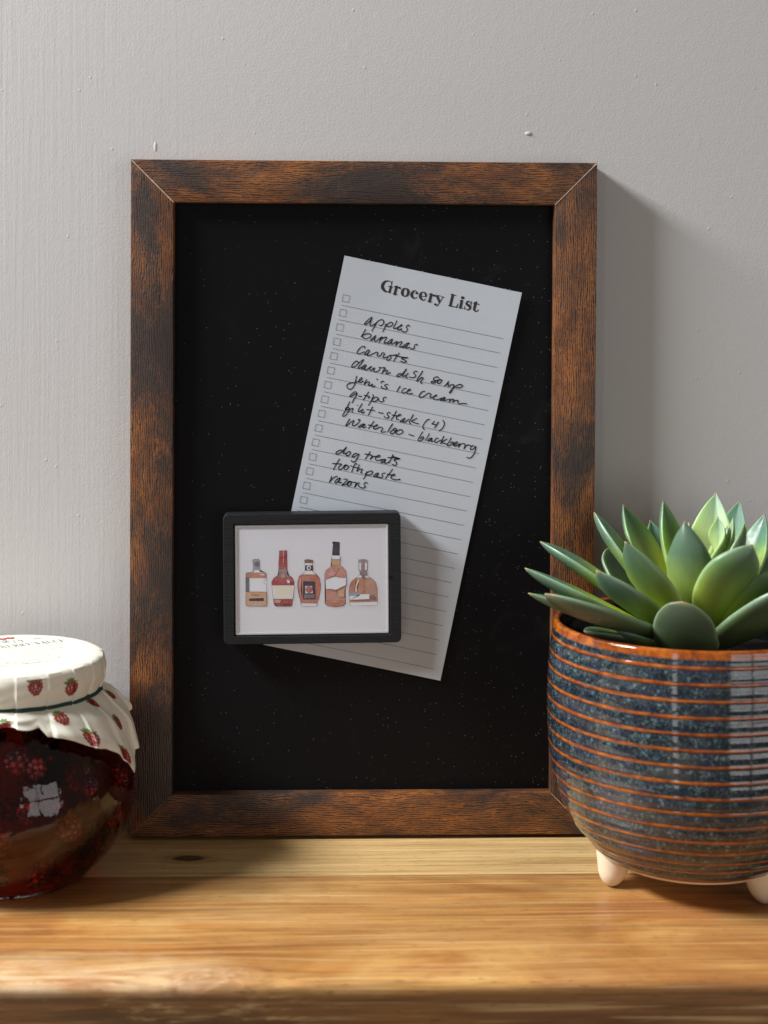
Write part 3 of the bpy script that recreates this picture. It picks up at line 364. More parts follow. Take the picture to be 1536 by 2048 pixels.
def board_mat():
    M = NT('chalkboard_black', (0.006, 0.006, 0.007), 0.5)
    c = M.obj(); x, y, z = M.sep(c)
    dens = M.math('ADD', M.math('ADD', M.math('MULTIPLY', M.mr(x, -0.12, 0.12, 0, 1), 0.75), M.math('MULTIPLY', M.mr(z, 0.38, 0.03, 0, 1), 0.35)), M.math('MULTIPLY', M.noise(c, 16, 3), 0.8))
    tot = None
    for sc, rad, base, seed in ((360, 0.085, 0.88, 0), (620, 0.13, 0.75, 5), (190, 0.045, 0.90, 9)):
        vo = M.vor(M.scale(c, (1, 0, 1), (seed, 0, seed*0.7)), sc)
        r0 = M.sep(vo.outputs['Color'])
        keep = M.math('GREATER_THAN', M.math('ADD', r0[0], M.math('MULTIPLY', M.math('SUBTRACT', dens, 1.02), 0.26)), base)
        dot = M.math('MULTIPLY', M.mr(vo.outputs['Distance'], rad*0.4, rad, 1, 0), keep)
        dot = M.math('MULTIPLY', dot, M.math('POWER', M.mr(r0[1], 0, 1, 0.25, 0.85), 2.2))
        tot = dot if tot is None else M.math('MAXIMUM', tot, dot)
    sm = M.math('MULTIPLY', M.mr(M.noise(M.scale(c, (30, 1, 30), (1, 0, 2)), 1, 4, 0.6, 1.5), 0.60, 0.85, 0, 0.022), M.mr(x, -0.05, 0.1, 0.2, 1))
    M.set('Base Color', M.mix(M.math('MAXIMUM', tot, sm), (0.0034, 0.0034, 0.0042), (0.55, 0.54, 0.52)))
    M.set('Specular IOR Level', 0.12)
    M.bump(M.noise(c, 1400, 2), 0.0001, 0.35)
    return M.m

def flat(name, col, rough=0.7, spec=0.3):
    M = NT(name, col, rough); M.set('Specular IOR Level', spec); return M.m

def wash(name, col, amt=0.35):
    """watercolour: the pigment pools unevenly"""
    M = NT(name, col, 0.75); M.set('Specular IOR Level', 0.2)
    c = M.obj()
    n = M.noise(c, 420, 4, 0.6, 0.8); n2 = M.noise(c, 150, 2)
    f = M.mr(M.math('ADD', M.math('MULTIPLY', n, 0.6), M.math('MULTIPLY', n2, 0.4)), 0.35, 0.68, 0, amt)
    M.set('Base Color', M.mix(f, col, tuple(min(1, v*0.5+0.38) for v in col)))
    return M.m

def paper_mat():
    M = NT('list_paper', (0.60, 0.615, 0.635), 0.85); M.set('Specular IOR Level', 0.2)
    c = M.obj()
    M.set('Base Color', M.mix(M.noise(c, 120, 3), (0.445, 0.475, 0.520), (0.480, 0.508, 0.545)))
    M.bump(M.noise(c, 1500, 3, 0.6), 0.00012, 0.5)
    return M.m

def black_wood_mat():
    M = NT('black_stained_wood', (0.014, 0.015, 0.018), 0.5)
    c = M.obj()
    g = M.noise(M.scale(c, (70, 200, 900)), 1, 4, 0.6, 0.3)
    M.set('Base Color', M.mix(g, (0.003, 0.0035, 0.0045), (0.017, 0.0185, 0.022)))
    M.set('Specular IOR Level', 0.25)
    M.bump(M.math('MULTIPLY', g, -1), 0.0004, 0.8)
    return M.m

def sheet_mat(name, tint=(1, 1, 1), ior=1.49, rough=0.02):
    """clear thin sheet: passes light straight on, mirrors by Fresnel"""
    m = bpy.data.materials.new(name); m.use_nodes = True; t = m.node_tree
    t.nodes.remove(t.nodes["Principled BSDF"]); out = t.nodes["Material Output"]
    tr = t.nodes.new('ShaderNodeBsdfTransparent'); tr.inputs[0].default_value = (*tint, 1)
    gl = t.nodes.new('ShaderNodeBsdfGlossy'); gl.inputs['Roughness'].default_value = rough; gl.inputs[0].default_value = (1, 1, 1, 1)
    lw = t.nodes.new('ShaderNodeLayerWeight'); lw.inputs[0].default_value = 0.5
    pw = t.nodes.new('ShaderNodeMath'); pw.operation = 'POWER'; pw.inputs[1].default_value = 5.0
    fr = t.nodes.new('ShaderNodeMath'); fr.operation = 'MULTIPLY_ADD'; fr.inputs[1].default_value = 0.9; fr.inputs[2].default_value = ((ior-1)/(ior+1))**2
    t.links.new(lw.outputs['Facing'], pw.inputs[0]); t.links.new(pw.outputs[0], fr.inputs[0])
    mx = t.nodes.new('ShaderNodeMixShader')
    t.links.new(fr.outputs[0], mx.inputs[0]); t.links.new(tr.outputs[0], mx.inputs[1]); t.links.new(gl.outputs[0], mx.inputs[2]); t.links.new(mx.outputs[0], out.inputs[0])
    return m

def cover_mat():
    M = NT('waxed_cover_paper', (0.80, 0.78, 0.69), 0.48)
    c = M.obj()
    M.set('Base Color', M.mix(M.noise(c, 45, 2), (0.72, 0.69, 0.585), (0.68, 0.64, 0.53)))
    M.set('Specular IOR Level', 0.35)
    M.bump(M.noise(c, 160, 3), 0.0003, 0.3)
    return M.m

def pot_mat(pitch, arc_rim):
    M = NT('reactive_glaze', (0.03, 0.05, 0.07), 0.16)
    u, v, _ = M.sep(M.uv()); c = M.obj()
    wob = M.math('MULTIPLY', M.math('SUBTRACT', M.noise(M.scale(c, (180, 180, 420)), 1, 3, 0.6), 0.5), 0.00075)
    a = M.math('ADD', M.math('SUBTRACT', v, arc_rim), wob)
    ph = M.math('ABSOLUTE', M.math('SUBTRACT', M.math('FRACT', M.math('DIVIDE', a, pitch)), 0.5))   # 0 on a ridge
    rw = M.math('MULTIPLY', M.math('SUBTRACT', M.noise(M.scale(c, (60, 60, 200)), 1, 3), 0.5), 0.14)
    ridge = M.mr(M.math('ADD', ph, rw), 0.05, 0.120, 1, 0)
    rimm = M.mr(a, -0.0005, 0.0008, 0, 1)
    org = M.math('MAXIMUM', ridge, rimm)
    m1 = M.noise(c, 620, 4, 0.65, 0.4); m2 = M.noise(M.scale(c, (1, 1, 1), (0.3, 0, 0)), 210, 3, 0.6); m3 = M.noise(c, 60, 2)
    mm = M.math('ADD', M.math('MULTIPLY', m1, 0.62), M.math('MULTIPLY', m2, 0.38))
    glaze = M.ramp(mm, [(0.36, (0.006, 0.008, 0.016)), (0.46, (0.011, 0.017, 0.026)), (0.54, (0.028, 0.050, 0.055)), (0.61, (0.095, 0.145, 0.14)), (0.70, (0.27, 0.32, 0.29))])
    glaze = M.mix(M.mr(M.noise(M.scale(c, (1, 1, 2.2), (5, 2, 1)), 34, 3), 0.50, 0.70, 0, 0.5), glaze, M.mix(mm, (0.03, 0.022, 0.018), (0.16, 0.15, 0.125)))
    glaze = M.mix(M.mr(m3, 0.45, 0.65, 0, 0.45), glaze, M.ramp(mm, [(0.38, (0.020, 0.020, 0.042)), (0.55, (0.055, 0.065, 0.10)), (0.7, (0.20, 0.21, 0.26))]))
    orange = M.ramp(M.noise(c, 160, 3), [(0.3, (0.14, 0.026, 0.005)), (0.5, (0.30, 0.066, 0.008)), (0.7, (0.45, 0.125, 0.012))])
    edge = M.math('SUBTRACT', M.mr(ph, 0.12, 0.24, 1, 0), ridge, True)
    glaze = M.mix(M.math('MULTIPLY', edge, 0.6), glaze, (0.035, 0.018, 0.018))
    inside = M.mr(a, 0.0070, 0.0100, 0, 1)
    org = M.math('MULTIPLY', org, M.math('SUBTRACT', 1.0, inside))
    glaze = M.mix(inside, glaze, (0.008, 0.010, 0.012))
    M.set('Base Color', M.mix(org, glaze, orange))
    M.set('Roughness', M.mr(m2, 0.3, 0.7, 0.05, 0.11))
    M.set('Coat Weight', 0.5); M.set('Coat Roughness', 0.02)
    M.bump(M.math('ADD', M.math('MULTIPLY', m1, 0.3), M.math('MULTIPLY', m2, 0.7)), 0.00022, 0.30)
    return M.m

def bisque_mat():
    M = NT('bare_bisque_clay', (0.74, 0.62, 0.49), 0.6)
    c = M.obj()
    M.set('Base Color', M.mix(M.noise(c, 130, 3), (0.80, 0.68, 0.50), (0.70, 0.56, 0.38)))
    M.bump(M.noise(c, 900, 3), 0.00015, 0.4)
    return M.m

def leaf_mat(name, tip, mid, base):
    M = NT(name, mid, 0.38)
    u, v, _ = M.sep(M.uv()); c = M.obj()
    t = M.math('ADD', u, M.math('MULTIPLY', M.math('SUBTRACT', M.noise(M.scale(M.uv(), (3, 9, 1)), 1, 3), 0.5), 0.22))
    col = M.ramp(t, [(0.33, base), (0.54, tuple(0.5*a+0.5*b for a, b in zip(mid, base))), (0.72, mid), (0.95, tip)])
    # v: 0..1 round the section; 0/1 and 0.5 are the two margins, lower half is the underside
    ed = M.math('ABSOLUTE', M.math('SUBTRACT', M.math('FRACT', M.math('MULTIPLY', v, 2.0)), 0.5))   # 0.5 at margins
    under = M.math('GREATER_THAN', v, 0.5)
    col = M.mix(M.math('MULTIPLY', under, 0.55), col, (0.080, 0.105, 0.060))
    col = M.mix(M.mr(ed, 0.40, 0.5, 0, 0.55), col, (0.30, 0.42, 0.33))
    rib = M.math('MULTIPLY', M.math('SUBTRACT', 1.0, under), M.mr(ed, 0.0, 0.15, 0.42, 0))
    col = M.mix(rib, col, (0.045, 0.110, 0.060))
    bl = M.mr(M.noise(c, 70, 4, 0.6), 0.45, 0.72, 0, 0.14)
    col = M.mix(bl, col, (0.16, 0.25, 0.19))
    sc = M.vor(c, 210); scar = M.math('MULTIPLY', M.mr(sc.outputs['Distance'], 0.05, 0.16, 1, 0), M.math('GREATER_THAN', M.sep(sc.outputs['Color'])[0], 0.90))
    col = M.mix(M.math('MULTIPLY', scar, 0.45), col, (0.20, 0.16, 0.085))
    col = M.mix(M.mr(M.noise(M.scale(M.uv(), (4, 30, 1)), 1, 3, 0.6), 0.5, 0.75, 0, 0.22), col, (0.055, 0.12, 0.07))
    col = M.mix(M.mr(u, 0.955, 0.995, 0, 0.7), col, (0.22, 0.13, 0.10))
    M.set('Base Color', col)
    M.set('Subsurface Weight', 0.45); M.set('Subsurface Radius', (0.008, 0.010, 0.0015)); M.set('Subsurface Scale', 0.9)
    M.set('Roughness', M.mr(M.noise(c, 240, 3), 0.3, 0.7, 0.34, 0.5))
    M.bump(M.noise(c, 380, 3), 0.0002, 0.25)
    return M.m

# ------------------------------------------------------------------ the setting
bm = bmesh.new()
box(bm, -1.6, 1.6, 0.0, 0.08, -0.30, 1.7)
_w = link('wall', bm, wall_mat()); tag(_w, 'pale grey painted wall with brush marks behind the chalkboard', kind='structure')
# dried paint nibs and drips that stand out of the wall surface
bm = bmesh.new()
for (x, z, rx, rz) in ((0.1006, 0.4285, 0.0022, 0.0013), (-0.1275, 0.4185, 0.0011, 0.0036)):
    mt = Matrix.Translation((x, 0.0002, z)) @ Matrix.Diagonal((rx, 0.0009 if rx > 0.0015 else 0.0005, rz, 1))
    bmesh.ops.create_icosphere(bm, subdivisions=3, radius=1, matrix=mt)
_me = _w.data; bm.from_mesh(_me); bm.to_mesh(_me); bm.free()
for p in _me.polygons: p.use_smooth = len(p.vertices) == 3

def shelf():
    bm = bmesh.new()
    # cross-section in (y, z), front edge eased
    sec = [(-0.001, -0.042), (-0.001, 0.0)]
    rr = 0.0052
    for k in range(9):
        a = math.pi/2*k/8
        sec.append((-0.2205 + rr - rr*math.sin(a), -rr + rr*math.cos(a)))
    sec += [(-0.2205, -0.042)]
    xs = [-0.9 + 1.8*i/90 for i in range(91)]
    rows = []
    for x in xs:
        row = []
        for i, (y, z) in enumerate(sec):
            n = mnoise.noise(Vector((x*9, y*20, z*20)))
            k = 1.0 if 2 < i < len(sec)-1 else 0.0
            row.append(bm.verts.new((x, y - 0.0022*x - k*0.0007*n, z + k*0.0005*mnoise.noise(Vector((x*14, 5, 1))))))
        rows.append(row)
    for a, b in zip(rows, rows[1:]):
        for i in range(len(sec)):
            j = (i+1) % len(sec)
            bm.faces.new((a[i], b[i], b[j], a[j]))
    bm.faces.new(rows[0]); bm.faces.new(list(reversed(rows[-1])))
    bmesh.ops.recalc_face_normals(bm, faces=bm.faces)
    o = link('wooden_shelf', bm, shelf_mat(), smooth=True)
    tag(o, 'warm brown acacia wood shelf with pale back strip and rounded front edge', kind='structure')
    md = o.modifiers.new('es', 'EDGE_SPLIT'); md.split_angle = R(50)
shelf()

# ------------------------------------------------------------------ chalkboard
FW, FH, RW = 0.280, 0.4095, 0.0257
FY, BY = -0.0200, -0.0125        # front face of the frame, face of the board
root = empty('framed_chalkboard', (0, -0.01, 0), 'black chalkboard in a rustic dark brown wooden frame leaning flat on the wall', 'chalkboard')
M_rail = rail_mat()
def rail(p, q, inward, useed):
    """mitred bar from outer corner p to outer corner q; inward = unit vector towards the board"""
    p, q, w = Vector(p), Vector(q), Vector(inward)
    d = (q - p).normalized(); L = (q - p).length; f = Vector((0, -1, 0))
    b = 0.0009
    sec = [(0, 0.0195), (0, b*0.6), (b*0.25, b*0.2), (b, 0), (RW*0.5, -0.00012), (RW-b*1.3, 0), (RW-b*0.5, b*0.3), (RW, b*1.3), (RW, 0.0195)]   # (across, depth)
    n = 60
    bm = bmesh.new(); lay = bm.loops.layers.uv.verify()
    arc = [0]
    for a, c in zip(sec, sec[1:]): arc.append(arc[-1] + math.hypot(c[0]-a[0], c[1]-a[1]))
    rows = []
    for i in range(n+1):
        row = []
        for (c, dep) in sec:
            t = c + (L - 2*c)*i/n
            row.append((bm.verts.new(p + d*t + w*c + Vector((0, FY + dep, 0))), t))
        rows.append(row)
    for a, c in zip(rows, rows[1:]):
        for i in range(len(sec)-1):
            fc = bm.faces.new((a[i][0], c[i][0], c[i+1][0], a[i+1][0]))
            for l, (r, k) in zip(fc.loops, ((a, i), (c, i), (c, i+1), (a, i+1))): l[lay].uv = (r[k][1] + useed*1.37, arc[k] + useed*0.61)
    for r in (rows[0], rows[-1]): bm.faces.new([v for v, _ in r])
    bmesh.ops.recalc_face_normals(bm, faces=bm.faces)
    o = link('frame_rail', bm, M_rail, root)
    for pl in o.data.polygons: pl.use_smooth = True
    md = o.modifiers.new('es', 'EDGE_SPLIT'); md.split_angle = R(38)
hx = FW/2; z0 = 0.0022
rail((-hx, 0, FH), (hx, 0, FH), (0, 0, -1), 1)
rail((-hx, 0, z0), (hx, 0, z0), (0, 0, 1), 2)
rail((-hx, 0, z0), (-hx, 0, FH), (1, 0, 0), 3)
rail((hx, 0, z0), (hx, 0, FH), (-1, 0, 0), 4)
M_seam = flat('raw_fibreboard_edge', (0.52, 0.42, 0.32), 0.8)
M_seamd = flat('stained_mitre_edge', (0.20, 0.13, 0.085), 0.8)
for (cx, cz, sx, sz, wd, mt) in ((-hx, FH, 1, -1, 0.00030, M_seam), (hx, FH, -1, -1, 0.00030, M_seam), (-hx, z0, 1, 1, 0.00018, M_seamd), (hx, z0, -1, 1, 0.00026, M_seam)):
    bm = bmesh.new()
    a = Vector((cx + sx*0.0004, 0, cz + sz*0.0004)); e = Vector((sx, 0, sz)).normalized(); w = Vector((sz, 0, -sx)).normalized()
    prev = None
    N_ = 26
    for i in range(N_+1):
        t = (RW-0.0006)*math.sqrt(2)*i/N_
        wd_i = wd*(0.55 + 0.9*abs(mnoise.noise(Vector((t*300, cx*40, cz*20)))))
        c = a + e*t
        row = [bm.verts.new(c + w*s*wd_i + Vector((0, y, 0))) for s, y in ((-1, FY+0.002), (-1, FY-0.00028), (1, FY-0.00028), (1, FY+0.002))]
        if prev:
            for k in range(3): bm.faces.new((prev[k], prev[k+1], row[k+1], row[k]))
        prev = row
    bmesh.ops.recalc_face_normals(bm, faces=bm.faces)
    face_towards(bm, (0, -1, 0))
    link('mitre_seam', bm, mt, root)
bm = bmesh.new(); box(bm, -hx+RW-0.001, hx-RW+0.001, BY, -0.006, RW+z0-0.001, FH-RW+0.001)
link('board_panel', bm, board_mat(), root)
bm = bmesh.new(); box(bm, -hx+0.004, hx-0.004, -0.0085, -0.0015, 0.0, 0.0035)  # added support strip, near-black to give the gap under the frame its shade
link('gap_shade_strip', bm, flat('gap_shade_dark', (0.012, 0.010, 0.009)), root)

# ------------------------------------------------------------------ grocery list
PTL = Vector((-0.01210, BY - 0.0004, 0.35284)); PA = R(-11.47)
PW, PH = 1096.8, 2410.3            # tenths of a millimetre
pex = Vector((math.cos(PA), 0, math.sin(PA))); pey = Vector((math.sin(PA), 0, -math.cos(PA)))
def paper3(a, b, lift=0.0):
    """paper coordinates (0.1 mm from its top left corner) to world, with the sheet's slight curl"""
    u, v = a/PW, b/PH
    curl = 0.0016*max(0, 1-v*2.2)**2*(0.5+0.8*u) + 0.0011*max(0, u-0.55)**2*4*(0.4+0.6*(1-v)) + 0.0022*max(0, v-0.7)*3.3*max(0, u-0.4) + 0.0012*max(0, 0.25-u)*4*max(0, 0.35-v)*2.8
    return PTL + pex*(a*1e-4) + pey*(b*1e-4) + Vector((0, -curl - lift, 0))
lst = empty('grocery_list', PTL, 'white ruled grocery list slip with black handwriting, tilted on the black board', 'paper list')
bm = bmesh.new()
nx, ny = 14, 30
g = []
for i in range(nx+1):
    for j in range(ny+1):
        b = PH*j/ny
        if j == 0: b += 1.6*rng.random()
        g.append(bm.verts.new(paper3(PW*i/nx, b)))
for i in range(nx):
    for j in range(ny):
        q = i*(ny+1)+j
        bm.faces.new((g[q], g[q+1], g[q+ny+2], g[q+ny+1]))
# crumbs of the torn gum edge along the top
for k in range(7):
    a = rng.uniform(0.1, 0.95)*PW
    bm.faces.new([bm.verts.new(paper3(a+dx, dy, 0.00008)) for dx, dy in ((0, -5), (3, -4), (3, 9), (1, 9))])
face_towards(bm, (0, -1, 0))
sheet = link('paper_sheet', bm, paper_mat(), lst, smooth=True)
ink = flat('pen_ink', (0.012, 0.013, 0.018), 0.5); prt = flat('printed_black', (0.030, 0.027, 0.030), 0.7); rule = flat('printed_rule_grey', (0.17, 0.175, 0.19), 0.8)
inkat = lambda a, b: paper3(a, b, 0.00010)
inkat2 = lambda a, b: paper3(a, b, 0.00018)
bm = bmesh.new()
for st in TITLE:
    sm = cr(st, 5) if len(st) > 2 else [tuple(q) for q in st]
    ribbon(bm, [(q[0], q[1]) for q in sm], [q[2]*1.12 for q in sm], inkat, caps=len(st) > 2 and False or (abs(st[0][0]-st[-1][0]) < 12 and len(st) == 2))
face_towards(bm, (0, -1, 0)); link('printed_heading', bm, prt, lst)
bm = bmesh.new()
for k in range(24):
    y = 297 + 89.2*k
    n = 12
    ribbon(bm, [(45.5 + 999*i/n, y) for i in range(n+1)], [2.7]*(n+1), inkat, caps=False)
for k in range(24):
    cx, cy = 61 - 0.15*k, 252.5 + 89.1*k; s = 20
    ribbon(bm, [(cx-s, cy-s), (cx+s, cy-s)], [2.6]*2, inkat, caps=False); ribbon(bm, [(cx-s, cy+s), (cx+s, cy+s)], [2.6]*2, inkat, caps=False)
    ribbon(bm, [(cx-s, cy-s-1.3), (cx-s, cy+s+1.3)], [2.6]*2, inkat2, caps=False); ribbon(bm, [(cx+s, cy-s-1.3), (cx+s, cy+s+1.3)], [2.6]*2, inkat2, caps=False)
face_towards(bm, (0, -1, 0)); link('printed_ruling', bm, rule, lst)
bm = bmesh.new()
for st in HAND:
    sm = cr(st, 4)
    r0 = rng.random()*10
    ribbon(bm, sm, [6.3 + 1.7*mnoise.noise(Vector((i*0.13, r0, 0))) for i in range(len(sm))], inkat2)
face_towards(bm, (0, -1, 0)); link('handwriting', bm, ink, lst)

# ------------------------------------------------------------------ picture magnet
MC = Vector((-0.03054, -0.0255, 0.15915)); MA = R(0.667)
MW, MH, MFY, MBY = 0.10635, 0.07827, -0.0255, BY - 0.0022
mex = Vector((math.cos(MA), 0, math.sin(MA))); mez = Vector((-math.sin(MA), 0, math.cos(MA)))
def mag3(a, b, y): return Vector((MC.x, y, MC.z)) + mex*a + mez*b
mag = empty('picture_magnet', MC, 'small black framed magnet with a print of five whiskey bottles holding the list', 'magnet')
def rrect(w, h, r, n=6):
    out = []
    for cx, cy, a0 in ((w/2-r, h/2-r, 0), (-w/2+r, h/2-r, 90), (-w/2+r, -h/2+r, 180), (w/2-r, -h/2+r, 270)):
        for k in range(n+1):
            a = R(a0 + 90*k/n); out.append((cx + r*math.cos(a), cy + r*math.sin(a)))
    return out
AX0, AX1, AZ0, AZ1 = -0.0468, 0.0464, -0.0342, 0.0330
def loft(bm, loops, closed=True):
    """loops: lists of equal length of world points"""
    V = [[bm.verts.new(q) for q in lp] for lp in loops]
    n = len(V[0])
    for a, b in zip(V, V[1:]):
        for i in range(n):
            j = (i+1) % n
            bm.faces.new((a[i], a[j], b[j], b[i]))
    return V
bm = bmesh.new()
def ap(e=0.0, r=0.0006): 
    c = rrect(AX1-AX0+2*e, AZ1-AZ0+2*e, r); return [(x + (AX0+AX1)/2, z + (AZ0+AZ1)/2) for x, z in c]
o1 = rrect(MW, MH, 0.0032); o2 = rrect(MW-0.0011, MH-0.0011, 0.0028)
loft(bm, [[mag3(x, z, MBY) for x, z in o1], [mag3(x, z, MFY+0.0006) for x, z in o1], [mag3(x, z, MFY+0.00015) for x, z in rrect(MW-0.0003, MH-0.0003, 0.0031)], [mag3(x, z, MFY) for x, z in o2],
          [mag3(x, z, MFY) for x, z in ap(0.0003)], [mag3(x, z, MFY+0.0003) for x, z in ap(0)], [mag3(x, z, MBY) for x, z in ap(0)], [mag3(x, z, MBY) for x, z in o1]])
bmesh.ops.remove_doubles(bm, verts=bm.verts, dist=1e-6)
bmesh.ops.recalc_face_normals(bm, faces=bm.faces)
fr = link('magnet_frame', bm, black_wood_mat(), mag)
bm = bmesh.new()      # small notch in the right side of the frame
c = mag3(0.0470, 0.0003, MFY-0.00012)
box(bm, c.x-0.0009, c.x+0.0009, c.y, c.y+0.0008, c.z-0.0011, c.z+0.0011)
link('notch', bm, flat('notch_black', (0.002, 0.002, 0.002), 0.9), fr)
# clear tray: lip round the window with a polished edge
ART_Y = -0.0240
tray = bmesh.new()
e0, e1 = 0.0, 0.0019
def inset(d, r=0.0006):
    c = rrect(AX1-AX0-2*d, AZ1-AZ0-2*d, r); return [(x + (AX0+AX1)/2, z + (AZ0+AZ1)/2) for x, z in c]
loft(tray, [[mag3(x, z, ART_Y-0.0001) for x, z in inset(0.0006)], [mag3(x, z, MFY+0.0010) for x, z in inset(0.0006)], [mag3(x, z, MFY+0.0007) for x, z in inset(0.0009)],
            [mag3(x, z, MFY+0.0007) for x, z in inset(0.0014)], [mag3(x, z, MFY+0.0008) for x, z in inset(0.0019)], [mag3(x, z, ART_Y-0.0001) for x, z in inset(0.0021)]])
bmesh.ops.recalc_face_normals(tray, faces=tray.faces)
M_lip = NT('frosted_acrylic_edge', (0.56, 0.56, 0.565), 0.2, Transmission_Weight=0.25, IOR=1.49, Coat_Weight=0.6).m
link('acrylic_edge', tray, M_lip, mag)
bm = bmesh.new()
V = loft(bm, [[mag3(x, z, MFY+0.0008) for x, z in inset(0.0024)], [mag3(x, z, MFY+0.0006) for x, z in inset(0.0027)]])
bm.faces.new(V[-1])
face_towards(bm, (0, -1, 0))
link('acrylic_window', bm, sheet_mat('clear_acrylic', (0.98, 0.98, 0.99), 1.33), mag)
PAL = dict(white=(0.70, 0.71, 0.74), pale=(0.70, 0.62, 0.60), amber=(0.42, 0.17, 0.09), tan=(0.52, 0.31, 0.18), orange=(0.43, 0.125, 0.07), red=(0.33, 0.035, 0.035), wine=(0.22, 0.02, 0.03),
           rose=(0.55, 0.22, 0.20), salmon=(0.47, 0.21, 0.15), clay=(0.42, 0.20, 0.13), mauve=(0.25, 0.15, 0.17), brown=(0.20, 0.095, 0.06), grey=(0.27, 0.27, 0.30), slate=(0.09, 0.09, 0.11), ink=(0.035, 0.033, 0.05), cream=(0.68, 0.64, 0.52))
PM = {k: wash('watercolour_'+k, v, 0.12 if k in ('white', 'cream', 'ink') else 0.42) for k, v in PAL.items()}
pline = flat('watercolour_line', (0.06, 0.055, 0.075), 0.8)
bm = bmesh.new()
f = [bm.verts.new(mag3(x, z, ART_Y)) for x, z in inset(0.0010)]; bm.faces.new(f)
f = [bm.verts.new(mag3(x, z, ART_Y+0.0006)) for x, z in inset(-0.0002)]; bm.faces.new(f).material_index = 1
face_towards(bm, (0, -1, 0))
art = link('art_print', bm, [flat('print_card', (0.66, 0.67, 0.71), 0.6), flat('tray_shadow_gap', (0.015, 0.015, 0.016), 0.9)], mag)
BOTL = ['square amber bottle drawing with grey stopper', 'red bottle drawing with red dipped neck', 'round shouldered orange bottle drawing with black label', 'tall bottle drawing with black cap and torn white label', 'domed bottle drawing with clear stopper']
for lab, shapes in zip(BOTL, BOTTLES):
    bm = bmesh.new(); keys = []; lift = 0.00003
    for e in shapes:
        mi_key = e[1] if e[0] == 'f' else ('tan' if e[0] == 's2' else 'line')
        if mi_key not in keys: keys.append(mi_key)
        mi = keys.index(mi_key); lift += 0.00003
        y = ART_Y - lift
        pts = [(a*1e-5, b*1e-5) for a, b in e[2]]
        if e[0] == 'f':
            sm = pts
            fc = bm.faces.new([bm.verts.new(mag3(a, b, y)) for a, b in sm]); fc.material_index = mi
        else:
            w = e[1]*1e-5*0.85
            dn = []
            for a, b in zip(pts, pts[1:]):
                for k in range(4): dn.append((a[0]+(b[0]-a[0])*k/4, a[1]+(b[1]-a[1])*k/4))
            dn.append(pts[-1]); s0 = rng.random()*9
            ribbon(bm, dn, [w*(0.75+0.9*mnoise.noise(Vector((i*0.35, s0, 2)))) for i in range(len(dn))], lambda a, b: mag3(a, b, y), mi, caps=False)
    bmesh.ops.triangulate(bm, faces=[f for f in bm.faces if len(f.verts) > 4])
    face_towards(bm, (0, -1, 0))
    o = link('bottle_drawing', bm, [pline if k == 'line' else PM[k] for k in keys], art)
    o['label'] = lab

# ------------------------------------------------------------------ berry sauce jar
JX, JY = -0.2013, -0.0728
jar = empty('berry_sauce_jar', (JX, JY, 0), 'round glass jar of dark red berry sauce under a white paper cover printed with berries', 'jar')
J_PROF = [(0.0, 0.0035), (0.030, 0.0030), (0.0385, 0.0008), (0.0412, 0.0004), (0.0440, 0.0016), (0.0468, 0.0042), (0.0528, 0.0098), (0.0585, 0.0162), (0.0645, 0.0255), (0.0680, 0.0340), (0.0703, 0.0430), (0.0710, 0.0520),
          (0.0700, 0.0620), (0.0668, 0.0730), (0.0610, 0.0840), (0.0545, 0.0915), (0.0500, 0.0955), (0.0480, 0.0990), (0.0478, 0.1060), (0.0478, 0.1180), (0.0470, 0.1190), (0.0, 0.1190)]
def closed_lathe(name, prof, mat, parent, n=128, sub=3):
    bm = bmesh.new()
    mid = cr(prof[1:-1], sub)
    rings = lathe(bm, mid, JX, JY, n)
    for ring, (r, z), rev in ((rings[0], prof[0], True), (rings[-1], prof[-1], False)):
        c = bm.verts.new((JX, JY, z))
        for i in range(n):
            q = (ring[i], ring[(i+1) % n], c)
            bm.faces.new(tuple(reversed(q)) if rev else q)
    bmesh.ops.recalc_face_normals(bm, faces=bm.faces)
    return link(name, bm, mat, parent, smooth=True)
GL = NT('jar_glass', (0.97, 0.99, 0.97), 0.0, Transmission_Weight=1.0, IOR=1.5)
GL.bump(GL.noise(GL.scale(GL.obj(), (1, 1, 0.6)), 62, 2, 0.5, 1.2), 0.004, 0.16)
glass = closed_lathe('glass_jar', J_PROF, GL.m, jar)
# jelly fills the glass; the index at its wall is jelly against glass
S_PROF = [(0.0, 0.0072), (0.030, 0.0070), (0.0400, 0.0080), (0.0450, 0.0105), (0.0505, 0.0140), (0.0565, 0.0200), (0.0622, 0.0280), (0.0659, 0.0370), (0.0680, 0.0445), (0.0687, 0.0520), (0.0678, 0.0610), (0.0646, 0.0715), (0.0588, 0.0822), (0.0522, 0.0895), (0.0476, 0.0940), (0.0456, 0.0985), (0.0454, 0.1050), (0.0, 0.1050)]
jm = bpy.data.materials.new('berry_jelly'); jm.use_nodes = True
_t = jm.node_tree; _t.nodes.remove(_t.nodes["Principled BSDF"]); _o = _t.nodes["Material Output"]
_g = _t.nodes.new('ShaderNodeBsdfGlass'); _g.inputs['Roughness'].default_value = 0.0; _g.inputs['IOR'].default_value = 0.92
_a = _t.nodes.new('ShaderNodeVolumeAbsorption'); _a.inputs[0].default_value = (0.86, 0.22, 0.12, 1); _a.inputs[1].default_value = 138
_t.links.new(_g.outputs[0], _o.inputs['Surface']); _t.links.new(_a.outputs[0], _o.inputs['Volume'])
jelly = closed_lathe('berry_jelly', S_PROF, jm, jar)
BM_ = NT('berry_skin', (0.10, 0.008, 0.012), 0.3)
BM_.set('Base Color', BM_.ramp(BM_.noise(BM_.obj(), 90, 2), [(0.35, (0.035, 0.004, 0.008)), (0.52, (0.16, 0.012, 0.016)), (0.68, (0.50, 0.035, 0.025))]))
bm = bmesh.new()
